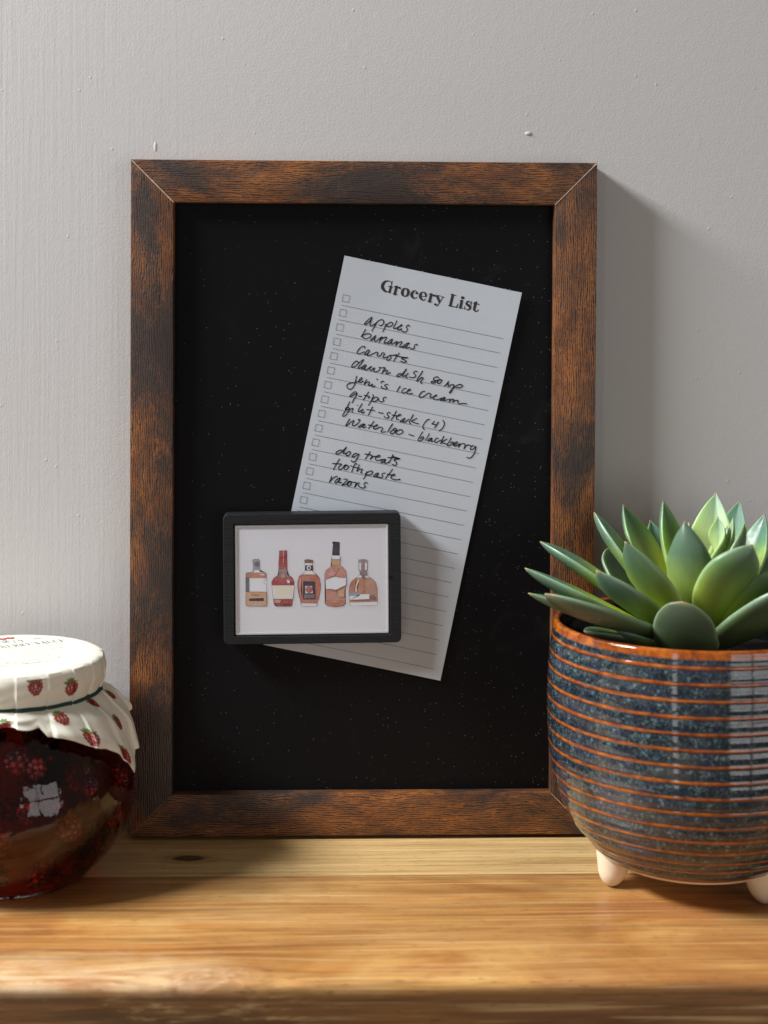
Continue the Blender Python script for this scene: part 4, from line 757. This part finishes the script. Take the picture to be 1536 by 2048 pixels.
def radius_at(z, prof):
    for (r0, z0), (r1, z1) in zip(prof, prof[1:]):
        if z0 <= z <= z1 and z1 > z0: return r0 + (r1-r0)*(z-z0)/(z1-z0)
    return 0.04
_ib = bmesh.new(); bmesh.ops.create_icosphere(_ib, subdivisions=2, radius=1)
_iv = [v.co.copy() for v in _ib.verts]; _if = [[v.index for v in f.verts] for f in _ib.faces]; _ib.free()
BV, BF = [], []
def ball(c, r):
    o = len(BV); BV.extend([c + v*r for v in _iv]); BF.extend([[i+o for i in f] for f in _if])
nb = 0
while nb < 96:
    z = rng.uniform(0.016, 0.098); Rz = radius_at(z, S_PROF)
    th = rng.uniform(-math.pi, math.pi); br = rng.uniform(0.0048, 0.0080)
    if z < 0.045 and -2.0 < th < -1.25 and rng.random() < 0.8: continue       # clear jelly low at the front
    rad = (Rz - br - 0.0006)*(1 - 0.5*rng.random()**2.2)
    c = Vector((JX + rad*math.cos(th), JY + rad*math.sin(th), z)); nb += 1
    q = Matrix.Rotation(rng.uniform(0, 6), 3, Vector((rng.random(), rng.random(), rng.random()+0.01)).normalized())
    nd = 26
    for k in range(nd):
        ph = math.acos(1-2*(k+0.5)/nd); a = k*2.39996
        d = q @ Vector((math.sin(ph)*math.cos(a), math.sin(ph)*math.sin(a), 1.25*math.cos(ph)))
        ball(c + d*br*0.74, br*0.31)
    ball(c, br*0.72)
bm.free(); bm = bmesh.new(); _me = bpy.data.meshes.new('tmp'); _me.from_pydata(BV, [], BF); bm.from_mesh(_me); bpy.data.meshes.remove(_me)
fr_ = link('fruit', bm, BM_.m, jar, smooth=True); fr_['kind'] = 'stuff'

# cover: flat lid, pleated side drawn in by a green band, flared skirt with a long corner
BAND_Z, LID_Z = 0.1055, 0.1255
KEY = [(-180, .0635, .0880), (-140, .0630, .0900), (-112, .0615, .0915), (-100, .0610, .0925), (-93, .0600, .0940), (-90, .0590, .0970), (-80, .0585, .0983), (-64, .0585, .0985), (-60, .0620, .0925), (-44, .0680, .0870), (-34, .0708, .0835), (-26, .0730, .0765), (-17, .0762, .0632),
       (-8, .0728, .0700), (6, .0695, .0790), (16, .0680, .0900), (30, .0650, .0960), (60, .0590, .0930), (80, .0600, .0890), (100, .0610, .0870), (140, .0620, .0880), (180, .0635, .0880)]
def key_at(deg):
    for (a, r0, z0_), (b, r1, z1) in zip(KEY, KEY[1:]):
        if a <= deg <= b:
            t = (deg-a)/(b-a); return r0 + (r1-r0)*t, z0_ + (z1-z0_)*t
def tri(x): x = x % 1.0; return (abs(x-0.5)*4-1)
def saw(x, sharp): x = x % 1.0; return x/sharp if x < sharp else (1-x)/(1-sharp)
PLEATS = [-172, -150, -131, -113, -91, -77, -57, -40, -22, -4, 14, 35, 60, 84, 108, 130, 152]
PAMP = [.5, .2, .6, .3, .20, 1.2, .12, .9, .25, .7, .5, .15, .6, .3, .5, .4, .3]
def pleat(deg):
    """0..1 fold height: each fold rises slowly and drops sharply"""
    for a, b in zip(PLEATS, PLEATS[1:] + [PLEATS[0]+360]):
        d = deg if deg >= PLEATS[0] else deg + 360
        if a <= d < b:
            t = (d-a)/(b-a); am = PAMP[PLEATS.index(a)]
            return 0.45 + am*(((1-t)*1.04 if t > 0.05 else t/0.05*0.988) - 0.45)
    return 0
def cover_pt(deg, s):
    """s 0..1 lid side (top edge to band), 1..2 skirt"""
    a = R(deg); deg = (deg+180) % 360 - 180; pl = pleat(deg)
    if s <= 1:
        r = 0.0532 - 0.0030*s**2 + 0.0012*(1-(2*s-1)**2); z = LID_Z - 0.0030 - (LID_Z-0.0030-BAND_Z)*s
        r += (pl-0.45)*0.0019*min(1, 0.25+s)
    else:
        t = s-1; re, ze = key_at(deg)
        rr_ = math.sin(t*math.pi/2)
        r = 0.0502 + (re-0.0502)*(0.35*t + 0.65*rr_); z = BAND_Z - (BAND_Z-ze)*(0.6*t + 0.4*t*t)
        r += (pl-0.45)*(0.0022 + 0.0024*t)
        z += 0.0012*t*math.sin(deg*0.21)
    q = (math.cos(a)*9, math.sin(a)*9, s*3.1)
    r += 0.0011*(0.4 + 0.6*s)*(math.sin(q[0]*1.3+q[2]*1.7)*math.sin(q[1]*1.1-q[2]*2.3+0.6) + 0.5*math.sin(q[0]*2.9-q[2]*3.1)*math.cos(q[1]*2.3+q[2]))*(0.6 if s > 1 else 0.5)
    return Vector((JX + r*math.cos(a), JY + r*math.sin(a), z))
def cover_n(deg, s):
    e = 0.6
    v = (cover_pt(deg+e, s) - cover_pt(deg-e, s)).cross(cover_pt(deg, min(2, s+0.02)) - cover_pt(deg, max(0, s-0.02)))
    v.normalize(); return -v
bm = bmesh.new()
NA = 480
top = [(0.012, LID_Z+0.0002), (0.030, LID_Z+0.0001), (0.045, LID_Z), (0.0500, LID_Z-0.0003), (0.0520, LID_Z-0.0012)]
rings = []
for r, z in top:
    rings.append([bm.verts.new((JX + (r + (0.0012*(pleat((360*i/NA+180) % 360-180)-0.45) if r > 0.049 else 0))*math.cos(2*math.pi*i/NA), JY + (r + (0.0012*(pleat((360*i/NA+180) % 360-180)-0.45) if r > 0.049 else 0))*math.sin(2*math.pi*i/NA), z)) for i in range(NA)])
for k in range(0, 45):
    s = k/22
    s = min(s, 2.0)
    rings.append([bm.verts.new(cover_pt(360*i/NA, s)) for i in range(NA)])
c0 = bm.verts.new((JX, JY, LID_Z+0.0002))
for i in range(NA): bm.faces.new((c0, rings[0][i], rings[0][(i+1) % NA]))
for a, b in zip(rings, rings[1:]):
    for i in range(NA):
        j = (i+1) % NA
        bm.faces.new((a[i], b[i], b[j], a[j]))
bm.normal_update()
cov = link('paper_cover', bm, cover_mat(), jar, smooth=True)
md = cov.modifiers.new('thick', 'SOLIDIFY'); md.thickness = 0.00022; md.offset = -1
cov.modifiers.new('es', 'EDGE_SPLIT').split_angle = R(32)
# berry motifs printed on the cover
mr1, mr2, mr3 = flat('print_berry_red', (0.24, 0.018, 0.022), 0.5), flat('print_berry_light', (0.56, 0.13, 0.11), 0.5), flat('print_leaf_green', (0.10, 0.20, 0.035), 0.5)
mr4 = flat('print_berry_dark', (0.13, 0.010, 0.014), 0.5)
def motif(deg, s, rot, sz):
    sz *= 1.02
    bm = bmesh.new()
    c = cover_pt(deg, s)
    if s <= 1: du = 1/0.0532; 
    re = (c - Vector((JX, JY, c.z))).length
    ds = 0.02; ls = (cover_pt(deg, min(2, s+ds)) - cover_pt(deg, max(0, s-ds))).length/(min(2, s+ds)-max(0, s-ds))
    def at(x, y, lift):
        xr = x*math.cos(rot) - y*math.sin(rot); yr = x*math.sin(rot) + y*math.cos(rot)
        d_ = deg + math.degrees(xr/re); s_ = min(1.995, max(0.0, s - yr/ls))
        return cover_pt(d_, s_) + cover_n(d_, s_)*lift
    def disc(x, y, r, mi, lift, n=10, ry=None):
        f = bm.faces.new([bm.verts.new(at(x + r*math.cos(2*math.pi*k/n), y + (ry or r)*math.sin(2*math.pi*k/n), lift)) for k in range(n)]); f.material_index = mi
    def leaf(x, y, a, L, w, lift):
        ca, sa = math.cos(a), math.sin(a)
        f = bm.faces.new([bm.verts.new(at(x + p*L*ca - q*w*sa, y + p*L*sa + q*w*ca, lift)) for p, q in ((0, 0), (.3, .5), (.5, .35), (.62, .45), (1, 0), (.62, -.45), (.5, -.35), (.3, -.5))]); f.material_index = 2
    for a, l_ in ((0.1, .62), (0.75, .50), (1.4, .46), (2.1, .5), (2.75, .66)): leaf(0.0, 0.26*sz, a, l_*sz, 0.24*sz, 0.00012)
    rows = ((0.26, 3, .28), (0.06, 4, .42), (-0.15, 4, .40), (-0.36, 3, .26), (-0.55, 2, .11))
    disc(0, -0.12*sz, 0.44*sz, 3, 0.00016, 14, 0.48*sz)
    k = 0
    for y, n, w in rows:
        for i in range(n):
            x = 0 if n == 1 else -w + 2*w*i/(n-1)
            disc(x*sz, y*sz, 0.125*sz, 0, 0.00020 + 0.00001*(k % 3), 9); k += 1
            disc((x-0.04)*sz, (y+0.05)*sz, 0.052*sz, 1, 0.00026, 6)
    bmesh.ops.triangulate(bm, faces=bm.faces)
    bm.normal_update()
    for f in bm.faces:
        q = f.calc_center_median()
        if f.normal.dot(Vector((q.x-JX, q.y-JY, 0.01))) < 0: f.normal_flip()
    link('berry_motif', bm, [mr1, mr2, mr3, mr4], cov)
for m_ in MOTIFS: motif(*m_)
# green elastic band
bm = bmesh.new()
NBN, MBN = 200, 8
prev = None; ringsb = []
for i in range(NBN):
    dg = 360*i/NBN
    c = cover_pt(dg, 1.0); out = Vector((math.cos(R(dg)), math.sin(R(dg)), 0))
    ringsb.append([bm.verts.new(c + out*(0.0004 + 0.0011*math.cos(2*math.pi*k/MBN)) + Vector((0, 0, 0.0018*math.sin(2*math.pi*k/MBN)))) for k in range(MBN)])
for i in range(NBN):
    a, b = ringsb[i], ringsb[(i+1) % NBN]
    for k in range(MBN): bm.faces.new((a[k], b[k], b[(k+1) % MBN], a[(k+1) % MBN]))
bmesh.ops.recalc_face_normals(bm, faces=bm.faces)
link('elastic_band', bm, flat('dark_green_elastic', (0.012, 0.040, 0.034), 0.7), jar, smooth=True)
# printing on the lid (lid-plane millimetres from the jar axis)
gr, rd, gy = flat('print_dark_green', (0.035, 0.085, 0.060), 0.6), flat('print_seal_red', (0.45, 0.045, 0.05), 0.6), flat('print_text_grey', (0.17, 0.18, 0.19), 0.7)
wh = flat('print_white', (0.75, 0.73, 0.68), 0.6)
LO, LE, LU = Vector(LID_O), Vector(LID_EX), Vector(LID_UP)
def lid3(x, y, lift=0.00012):
    p = LO + LE*x + LU*y
    return Vector((JX + p.x, JY + p.y, LID_Z + 0.0003 + lift))
GLY = {'B': [[(.15, 0, .17), (.15, 1, .17)], [(.0, 1, .06), (.45, 1, .07), (.62, .88, .16), (.62, .68, .16), (.45, .53, .07), (.2, .53, .06)], [(.45, .53, .07), (.70, .40, .17), (.70, .16, .17), (.5, 0, .07), (0, 0, .06)]],
       'E': [[(.18, 0, .17), (.18, 1, .17)], [(0, 1, .07), (.68, 1, .07)], [(.66, 1, .10), (.70, .76, .05)], [(.2, .52, .06), (.5, .52, .06)], [(.5, .65, .07), (.5, .39, .07)], [(0, 0, .07), (.72, 0, .07)], [(.68, 0, .10), (.76, .27, .05)]],
       'R': [[(.18, 0, .17), (.18, 1, .17)], [(0, 1, .06), (.45, 1, .07), (.65, .86, .16), (.65, .66, .16), (.45, .52, .07), (.2, .52, .06)], [(.42, .52, .10), (.68, .10, .17), (.86, 0, .08)], [(.02, 0, .06), (.36, 0, .06)]],
       'Y': [[(.12, 1, .17), (.45, .48, .16)], [(.80, 1, .07), (.45, .48, .08)], [(.45, .5, .17), (.45, 0, .17)], [(-.04, 1, .06), (.30, 1, .06)], [(.64, 1, .06), (.96, 1, .06)], [(.28, 0, .06), (.62, 0, .06)]],
       'S': [[(.58, .84, .05), (.42, .98, .10), (.2, .96, .14), (.1, .78, .17), (.3, .58, .2), (.52, .42, .2), (.6, .2, .17), (.42, .02, .12), (.18, .04, .09), (.05, .2, .05)], [(.6, 1, .05), (.6, .72, .05)], [(.04, 0, .05), (.04, .3, .05)]],
       'A': [[(.08, 0, .06), (.42, 1, .07)], [(.42, 1, .17), (.74, 0, .18)], [(.2, .34, .06), (.6, .34, .06)], [(-.06, 0, .06), (.22, 0, .06)], [(.56, 0, .06), (.92, 0, .06)]],
       'U': [[(.16, 1, .17), (.16, .3, .17), (.3, .04, .13), (.5, 0, .09), (.7, .14, .07), (.74, .4, .06), (.74, 1, .06)], [(0, 1, .06), (.34, 1, .06)], [(.6, 1, .06), (.88, 1, .06)]],
       'C': [[(.74, .72, .06), (.6, .94, .08), (.4, 1, .09), (.16, .82, .16), (.08, .5, .18), (.16, .18, .16), (.4, 0, .09), (.6, .05, .08), (.76, .26, .05)], [(.76, 1, .05), (.76, .68, .05)]],
       '1': [[(.2, 0, .18), (.2, .62, .18)], [(.02, .5, .06), (.2, .62, .08)], [(.02, 0, .06), (.4, 0, .06)]],
       '8': [[(.3, .5, .13), (.1, .64, .13), (.1, .84, .13), (.3, .97, .1), (.5, .84, .13), (.5, .66, .13), (.3, .5, .14), (.06, .3, .15), (.08, .1, .13), (.3, 0, .1), (.54, .1, .13), (.56, .3, .14), (.3, .5, .13)]],
       '7': [[(.02, .6, .13), (.55, .6, .13)], [(.55, .6, .08), (.3, .2, .13), (.26, -.3, .17)]],
       '9': [[(.5, .42, .14), (.3, .62, .1), (.1, .46, .15), (.1, .2, .15), (.3, .06, .1), (.5, .2, .12), (.56, .4, .15), (.5, .0, .13), (.2, -.32, .07)]]}
bm = bmesh.new()
def word(txt, x, y, h, w, mi, lift):
    for ch in txt:
        if ch != ' ':
            for st in GLY[ch]:
                sm = cr(st, 4) if len(st) > 2 else [tuple(q) for q in st]
                n0 = len(bm.faces)
                ribbon(bm, [(x + q[0]*w, y + q[1]*h) for q in sm], [q[2]*w for q in sm], lambda a, b: lid3(a, b, lift), mi, caps=False)
        x += w*(1.06 if ch not in ' 1' else (0.55 if ch == ' ' else 0.5))
word('BERRY SAUCE', LID_T[0][0], LID_T[0][1], LID_T[0][2], LID_T[0][3], 0, 0.00012)
word('1879', LID_T[1][0], LID_T[1][1], LID_T[1][2], LID_T[1][3], 2, 0.00018)
for cx, cy, r, t in LID_SEALS:
    f = bm.faces.new([bm.verts.new(lid3(cx + r*math.cos(k*math.pi/12), cy + r*math.sin(k*math.pi/12), 0.00010)) for k in range(24)]); f.material_index = 1
    ribbon(bm, [(cx-r*0.1, cy+r*0.55), (cx-r*0.1, cy-r*0.5)], [r*0.20, r*0.20], lambda a, b: lid3(a, b, 0.00016), 3, caps=False)
    ribbon(bm, cr([(cx-r*0.1, cy-r*0.45), (cx+r*0.25, cy-r*0.3), (cx+r*0.22, cy+r*0.1), (cx-r*0.1, cy+r*0.05)], 4), [r*0.13]*13, lambda a, b: lid3(a, b, 0.00016), 3, caps=False)
cx, cy, r = LID_RING
pts = [(cx + r*math.cos(k*math.pi/12), cy + r*math.sin(k*math.pi/12)) for k in range(25)]
ribbon(bm, pts, [r*0.22]*25, lid3, 2, caps=False)
ribbon(bm, cr([(cx-r*.35, cy+r*.5), (cx-r*.35, cy-r*.2), (cx, cy-r*.45), (cx+r*.35, cy-r*.2), (cx+r*.35, cy+r*.5)], 3), [r*0.2]*13, lid3, 2, caps=False)
rr2 = random.Random(3)
for (x0, x1, y, h) in LID_ROWS:
    x = x0
    while x < x1:
        wl = rr2.uniform(0.5, 2.2)*h*2.0
        k = x
        while k < min(x+wl, x1):
            hh = h*rr2.choice((0.55, 0.6, 0.62, 0.95)); cw = h*rr2.uniform(0.22, 0.42)
            ribbon(bm, [(k, y), (k+rr2.uniform(-.1, .1)*h, y+hh)], [h*0.13]*2, lid3, 2, caps=False)
            if rr2.random() < .7: ribbon(bm, [(k, y+hh*rr2.choice((0.05, .5, .95))), (k+cw, y+hh*rr2.choice((0.05, .5, .9)))], [h*0.11]*2, lambda a, b: lid3(a, b, 0.00015), 2, caps=False)
            k += cw + h*0.18
        x += wl + h*0.5
face_towards(bm, (0, 0, 1))
link('lid_print', bm, [gr, rd, gy, wh], cov)

# ------------------------------------------------------------------ planter
PX, PYY = 0.1855, -0.0900
pot = empty('ceramic_planter', (PX, PYY, 0), 'round footed ceramic planter with mottled blue glaze and thin orange ridges', 'planter')
OUT = cr([(0.0405, 0.0158), (0.0480, 0.0166), (0.0545, 0.0188), (0.0598, 0.0250), (0.0640, 0.0300), (0.0676, 0.0340), (0.0705, 0.0395), (0.0740, 0.0460), (0.0772, 0.0562), (0.0800, 0.0680), (0.0812, 0.0790), (0.0818, 0.0940), (0.0818, 0.1086), (0.0808, 0.1280), (0.0794, 0.1400), (0.0786, 0.1444)], 6)
# resample by arc length
def resample(pts, step):
    arc = [0]
    for a, b in zip(pts, pts[1:]): arc.append(arc[-1] + math.hypot(b[0]-a[0], b[1]-a[1]))
    n = int(arc[-1]/step); out = []; j = 0
    for i in range(n+1):
        t = arc[-1]*i/n
        while j < len(arc)-2 and arc[j+1] < t: j += 1
        k = (t-arc[j])/max(1e-9, arc[j+1]-arc[j])
        out.append((pts[j][0]+(pts[j+1][0]-pts[j][0])*k, pts[j][1]+(pts[j+1][1]-pts[j][1])*k))
    return out, arc[-1]
OUT, ARC = resample(OUT, 0.00045)
PITCH = ARC/17.35
ARC_RIM = ARC - 0.0016
prof = []
for i, (r, z) in enumerate(OUT):
    s = ARC*i/(len(OUT)-1)
    ph = abs(((s-ARC_RIM)/PITCH) % 1.0 - 0.5)
    a = OUT[max(i-1, 0)]; b = OUT[min(i+1, len(OUT)-1)]
    tx, tz = b[0]-a[0], b[1]-a[1]; l = math.hypot(tx, tz)
    h = 0.00052*math.exp(-(ph/0.10)**2) + 0.00022*math.cos(2*math.pi*(ph-0.5)*1.0) if s < ARC_RIM - 0.001 else 0.0004
    if s < 0.004: h *= s/0.004
    prof.append((r + tz/l*h, z - tx/l*h))
rim = [(0.0787+0.0019*math.cos(a)-0.0017, 0.1455 + 0.0019*math.sin(a)) for a in [R(d) for d in (10, 35, 60, 90, 120, 150, 175)]]
inner = [(0.0746, 0.1415), (0.0752, 0.1300), (0.0762, 0.1080), (0.0755, 0.0850), (0.0700, 0.0600), (0.050, 0.030), (0.0, 0.026)]
bm = bmesh.new()
def pot_wob(a, k): return 0.00035*math.sin(2*a+0.7) + 0.00018*math.sin(5*a + k*0.02)
_arcs = [ARC*i/(len(OUT)-1) for i in range(len(prof))] + [ARC + 0.001*(k+1) for k in range(len(rim)+len(inner)-1)]
lathe(bm, prof + rim + inner[:-1], PX, PYY, 192, rfun=pot_wob, uv=True, arcs=_arcs)
bm.normal_update()
bmesh.ops.remove_doubles(bm, verts=bm.verts, dist=1e-6)
bmesh.ops.recalc_face_normals(bm, faces=bm.faces)
# make sure outside faces look out
for f in bm.faces[:200]:
    c = f.calc_center_median(); d = Vector((c.x-PX, c.y-PYY, 0))
    if f.normal.dot(d) < -0.2*d.length:
        bmesh.ops.reverse_faces(bm, faces=bm.faces[:]); break
body = link('glazed_body', bm, pot_mat(PITCH, ARC_RIM), pot, smooth=True)
bm = bmesh.new()
lathe(bm, [(0.0505, 0.0166), (0.0490, 0.0151), (0.0440, 0.0132), (0.0300, 0.0122), (0.001, 0.0120)], PX, PYY, 128, cap1=False)
bmesh.ops.recalc_face_normals(bm, faces=bm.faces); face_towards(bm, (0, 0, -1))
MB_ = bisque_mat()
link('base_ring', bm, MB_, pot, smooth=True)
for ang in (191, 311, 71):
    bm = bmesh.new()
    ca, sa = math.cos(R(ang)), math.sin(R(ang))
    n = 40; rings = []
    for k in range(17):
        t = k/16                                     # 0 tip .. 1 root
        z = 0.0225*t
        rad = 0.0105*math.sqrt(max(0.0, 1-(1-min(1, t/0.42))**2))*0.60 + 0.0052*t
        cr_ = 0.0485 - 0.0030*t
        if k == 0: rad = 0.0008
        rings.append([bm.verts.new((PX + ca*cr_ + rad*math.cos(2*math.pi*i/n), PYY + sa*cr_ + rad*math.sin(2*math.pi*i/n), z)) for i in range(n)])
    for a, b in zip(rings, rings[1:]):
        for i in range(n): bm.faces.new((a[i], a[(i+1) % n], b[(i+1) % n], b[i]))
    bm.faces.new(list(reversed(rings[0]))); bm.faces.new(rings[-1])
    link('foot', bm, MB_, pot, smooth=True)

# ------------------------------------------------------------------ succulent
suc = empty('succulent', (PX+0.006, PYY, 0.1270), 'green rosette succulent with pointed fleshy leaves growing in the striped planter', 'plant')
SM = NT('dark_potting_soil', (0.018, 0.013, 0.010), 0.95); SM.bump(SM.noise(SM.obj(), 300, 4), 0.003, 1.0)
bm = bmesh.new()
lathe(bm, [(0.0758, 0.1240), (0.055, 0.1262), (0.030, 0.1275), (0.002, 0.1285)], PX, PYY, 64)
bmesh.ops.recalc_face_normals(bm, faces=bm.faces); face_towards(bm, (0, 0, 1))
link('soil', bm, SM.m, suc, smooth=True)
LM = [leaf_mat('leaf_blue_green', (0.095, 0.185, 0.155), (0.105, 0.235, 0.120), (0.54, 0.68, 0.035)),
      leaf_mat('leaf_fresh_green', (0.080, 0.170, 0.130), (0.165, 0.330, 0.075), (0.60, 0.72, 0.035)),
      leaf_mat('leaf_pale_heart', (0.25, 0.39, 0.26), (0.38, 0.52, 0.22), (0.56, 0.63, 0.16)),
      leaf_mat('leaf_dull_green', (0.085, 0.115, 0.070), (0.075, 0.115, 0.055), (0.15, 0.22, 0.035))]
AX_TOP = Vector((PX + 0.012, PYY + 0.005, 0.290))
def leaf(base, tip, bow, W, thick, mi, shape=0.62, blunt=0.0, upv=None, cup=0.25):
    base, tip = Vector(base), Vector(tip); mid = (base+tip)/2 + Vector(bow)
    bm = bmesh.new(); lay = bm.loops.layers.uv.verify()
    NU, NV = 30, 22
    rings = []
    for i in range(NU+1):
        t = i/NU
        t = t**0.92
        P = base*(1-t)**2 + mid*2*t*(1-t) + tip*t*t
        D = ((mid-base)*2*(1-t) + (tip-mid)*2*t).normalized()
        U = (AX_TOP - P) if upv is None else Vector(upv)
        U = (U - D*U.dot(D)).normalized(); S = D.cross(U).normalized()
        # outline: narrow at the root, widest past the middle, drawn to a point
        a = math.sin(min(1, t/shape)*math.pi/2)**0.8
        wroot = 0.36 + 0.64*a
        if t > shape:
            k = (t-shape)/(1-shape)
            wt = math.sqrt(max(0, 1-k*k)) if blunt > 1.5 else (1-k**(1.6+blunt*2.6))**(1.02-0.45*blunt)*(1 if k < 0.93 else 0.8)
        else: wt = 1
        w = W/2*wroot*wt
        th = 0.78*thick*(0.55+0.45*a)*max(0.0, (1-max(0, (t-shape)/(1-shape))**2.4))**0.7
        w = max(w, 0.0004); th = max(th, 0.0004)
        ring = []
        for k in range(NV):
            q = 2*math.pi*k/NV
            x = math.cos(q); s = math.sin(q)
            if s >= 0: hgt = th*0.30*s**0.8*(1-0.15*x*x) - cup*th*(1-abs(x)**1.2)*1.5 + cup*th*0.7*x*x
            else: hgt = -th*0.80*(-s)**0.8 + cup*th*0.7*x*x - cup*th*(1-abs(x)**1.2)*0.6
            wb = 1 + 0.05*mnoise.noise(Vector((t*5+W*900, x*2, mi)))
            ring.append((bm.verts.new(P + S*(x*w*wb) + U*hgt), t, k/NV))
        rings.append(ring)
    for a, b in zip(rings, rings[1:]):
        for k in range(NV):
            j = (k+1) % NV
            f = bm.faces.new((a[k][0], a[j][0], b[j][0], b[k][0]))
            vv = (a[k][2], a[j][2] if j else 1.0, b[j][2] if j else 1.0, b[k][2])
            for l, uvv in zip(f.loops, ((a[k][1], vv[0]), (a[j][1], vv[1]), (b[j][1], vv[2]), (b[k][1], vv[3]))): l[lay].uv = uvv
    bm.faces.new([v for v, _, _ in reversed(rings[0])]); bm.faces.new([v for v, _, _ in rings[-1]])
    bmesh.ops.recalc_face_normals(bm, faces=bm.faces)
    return link('leaf', bm, LM[mi], suc, smooth=True)
for L_ in LEAVES: leaf(*L_)
bm = bmesh.new()
lathe(bm, [(0.011, 0.120), (0.010, 0.140), (0.007, 0.156), (0.003, 0.163)], PX+0.010, PYY, 24, cap1=True)
bmesh.ops.recalc_face_normals(bm, faces=bm.faces)
link('stem', bm, LM[3], suc, smooth=True)
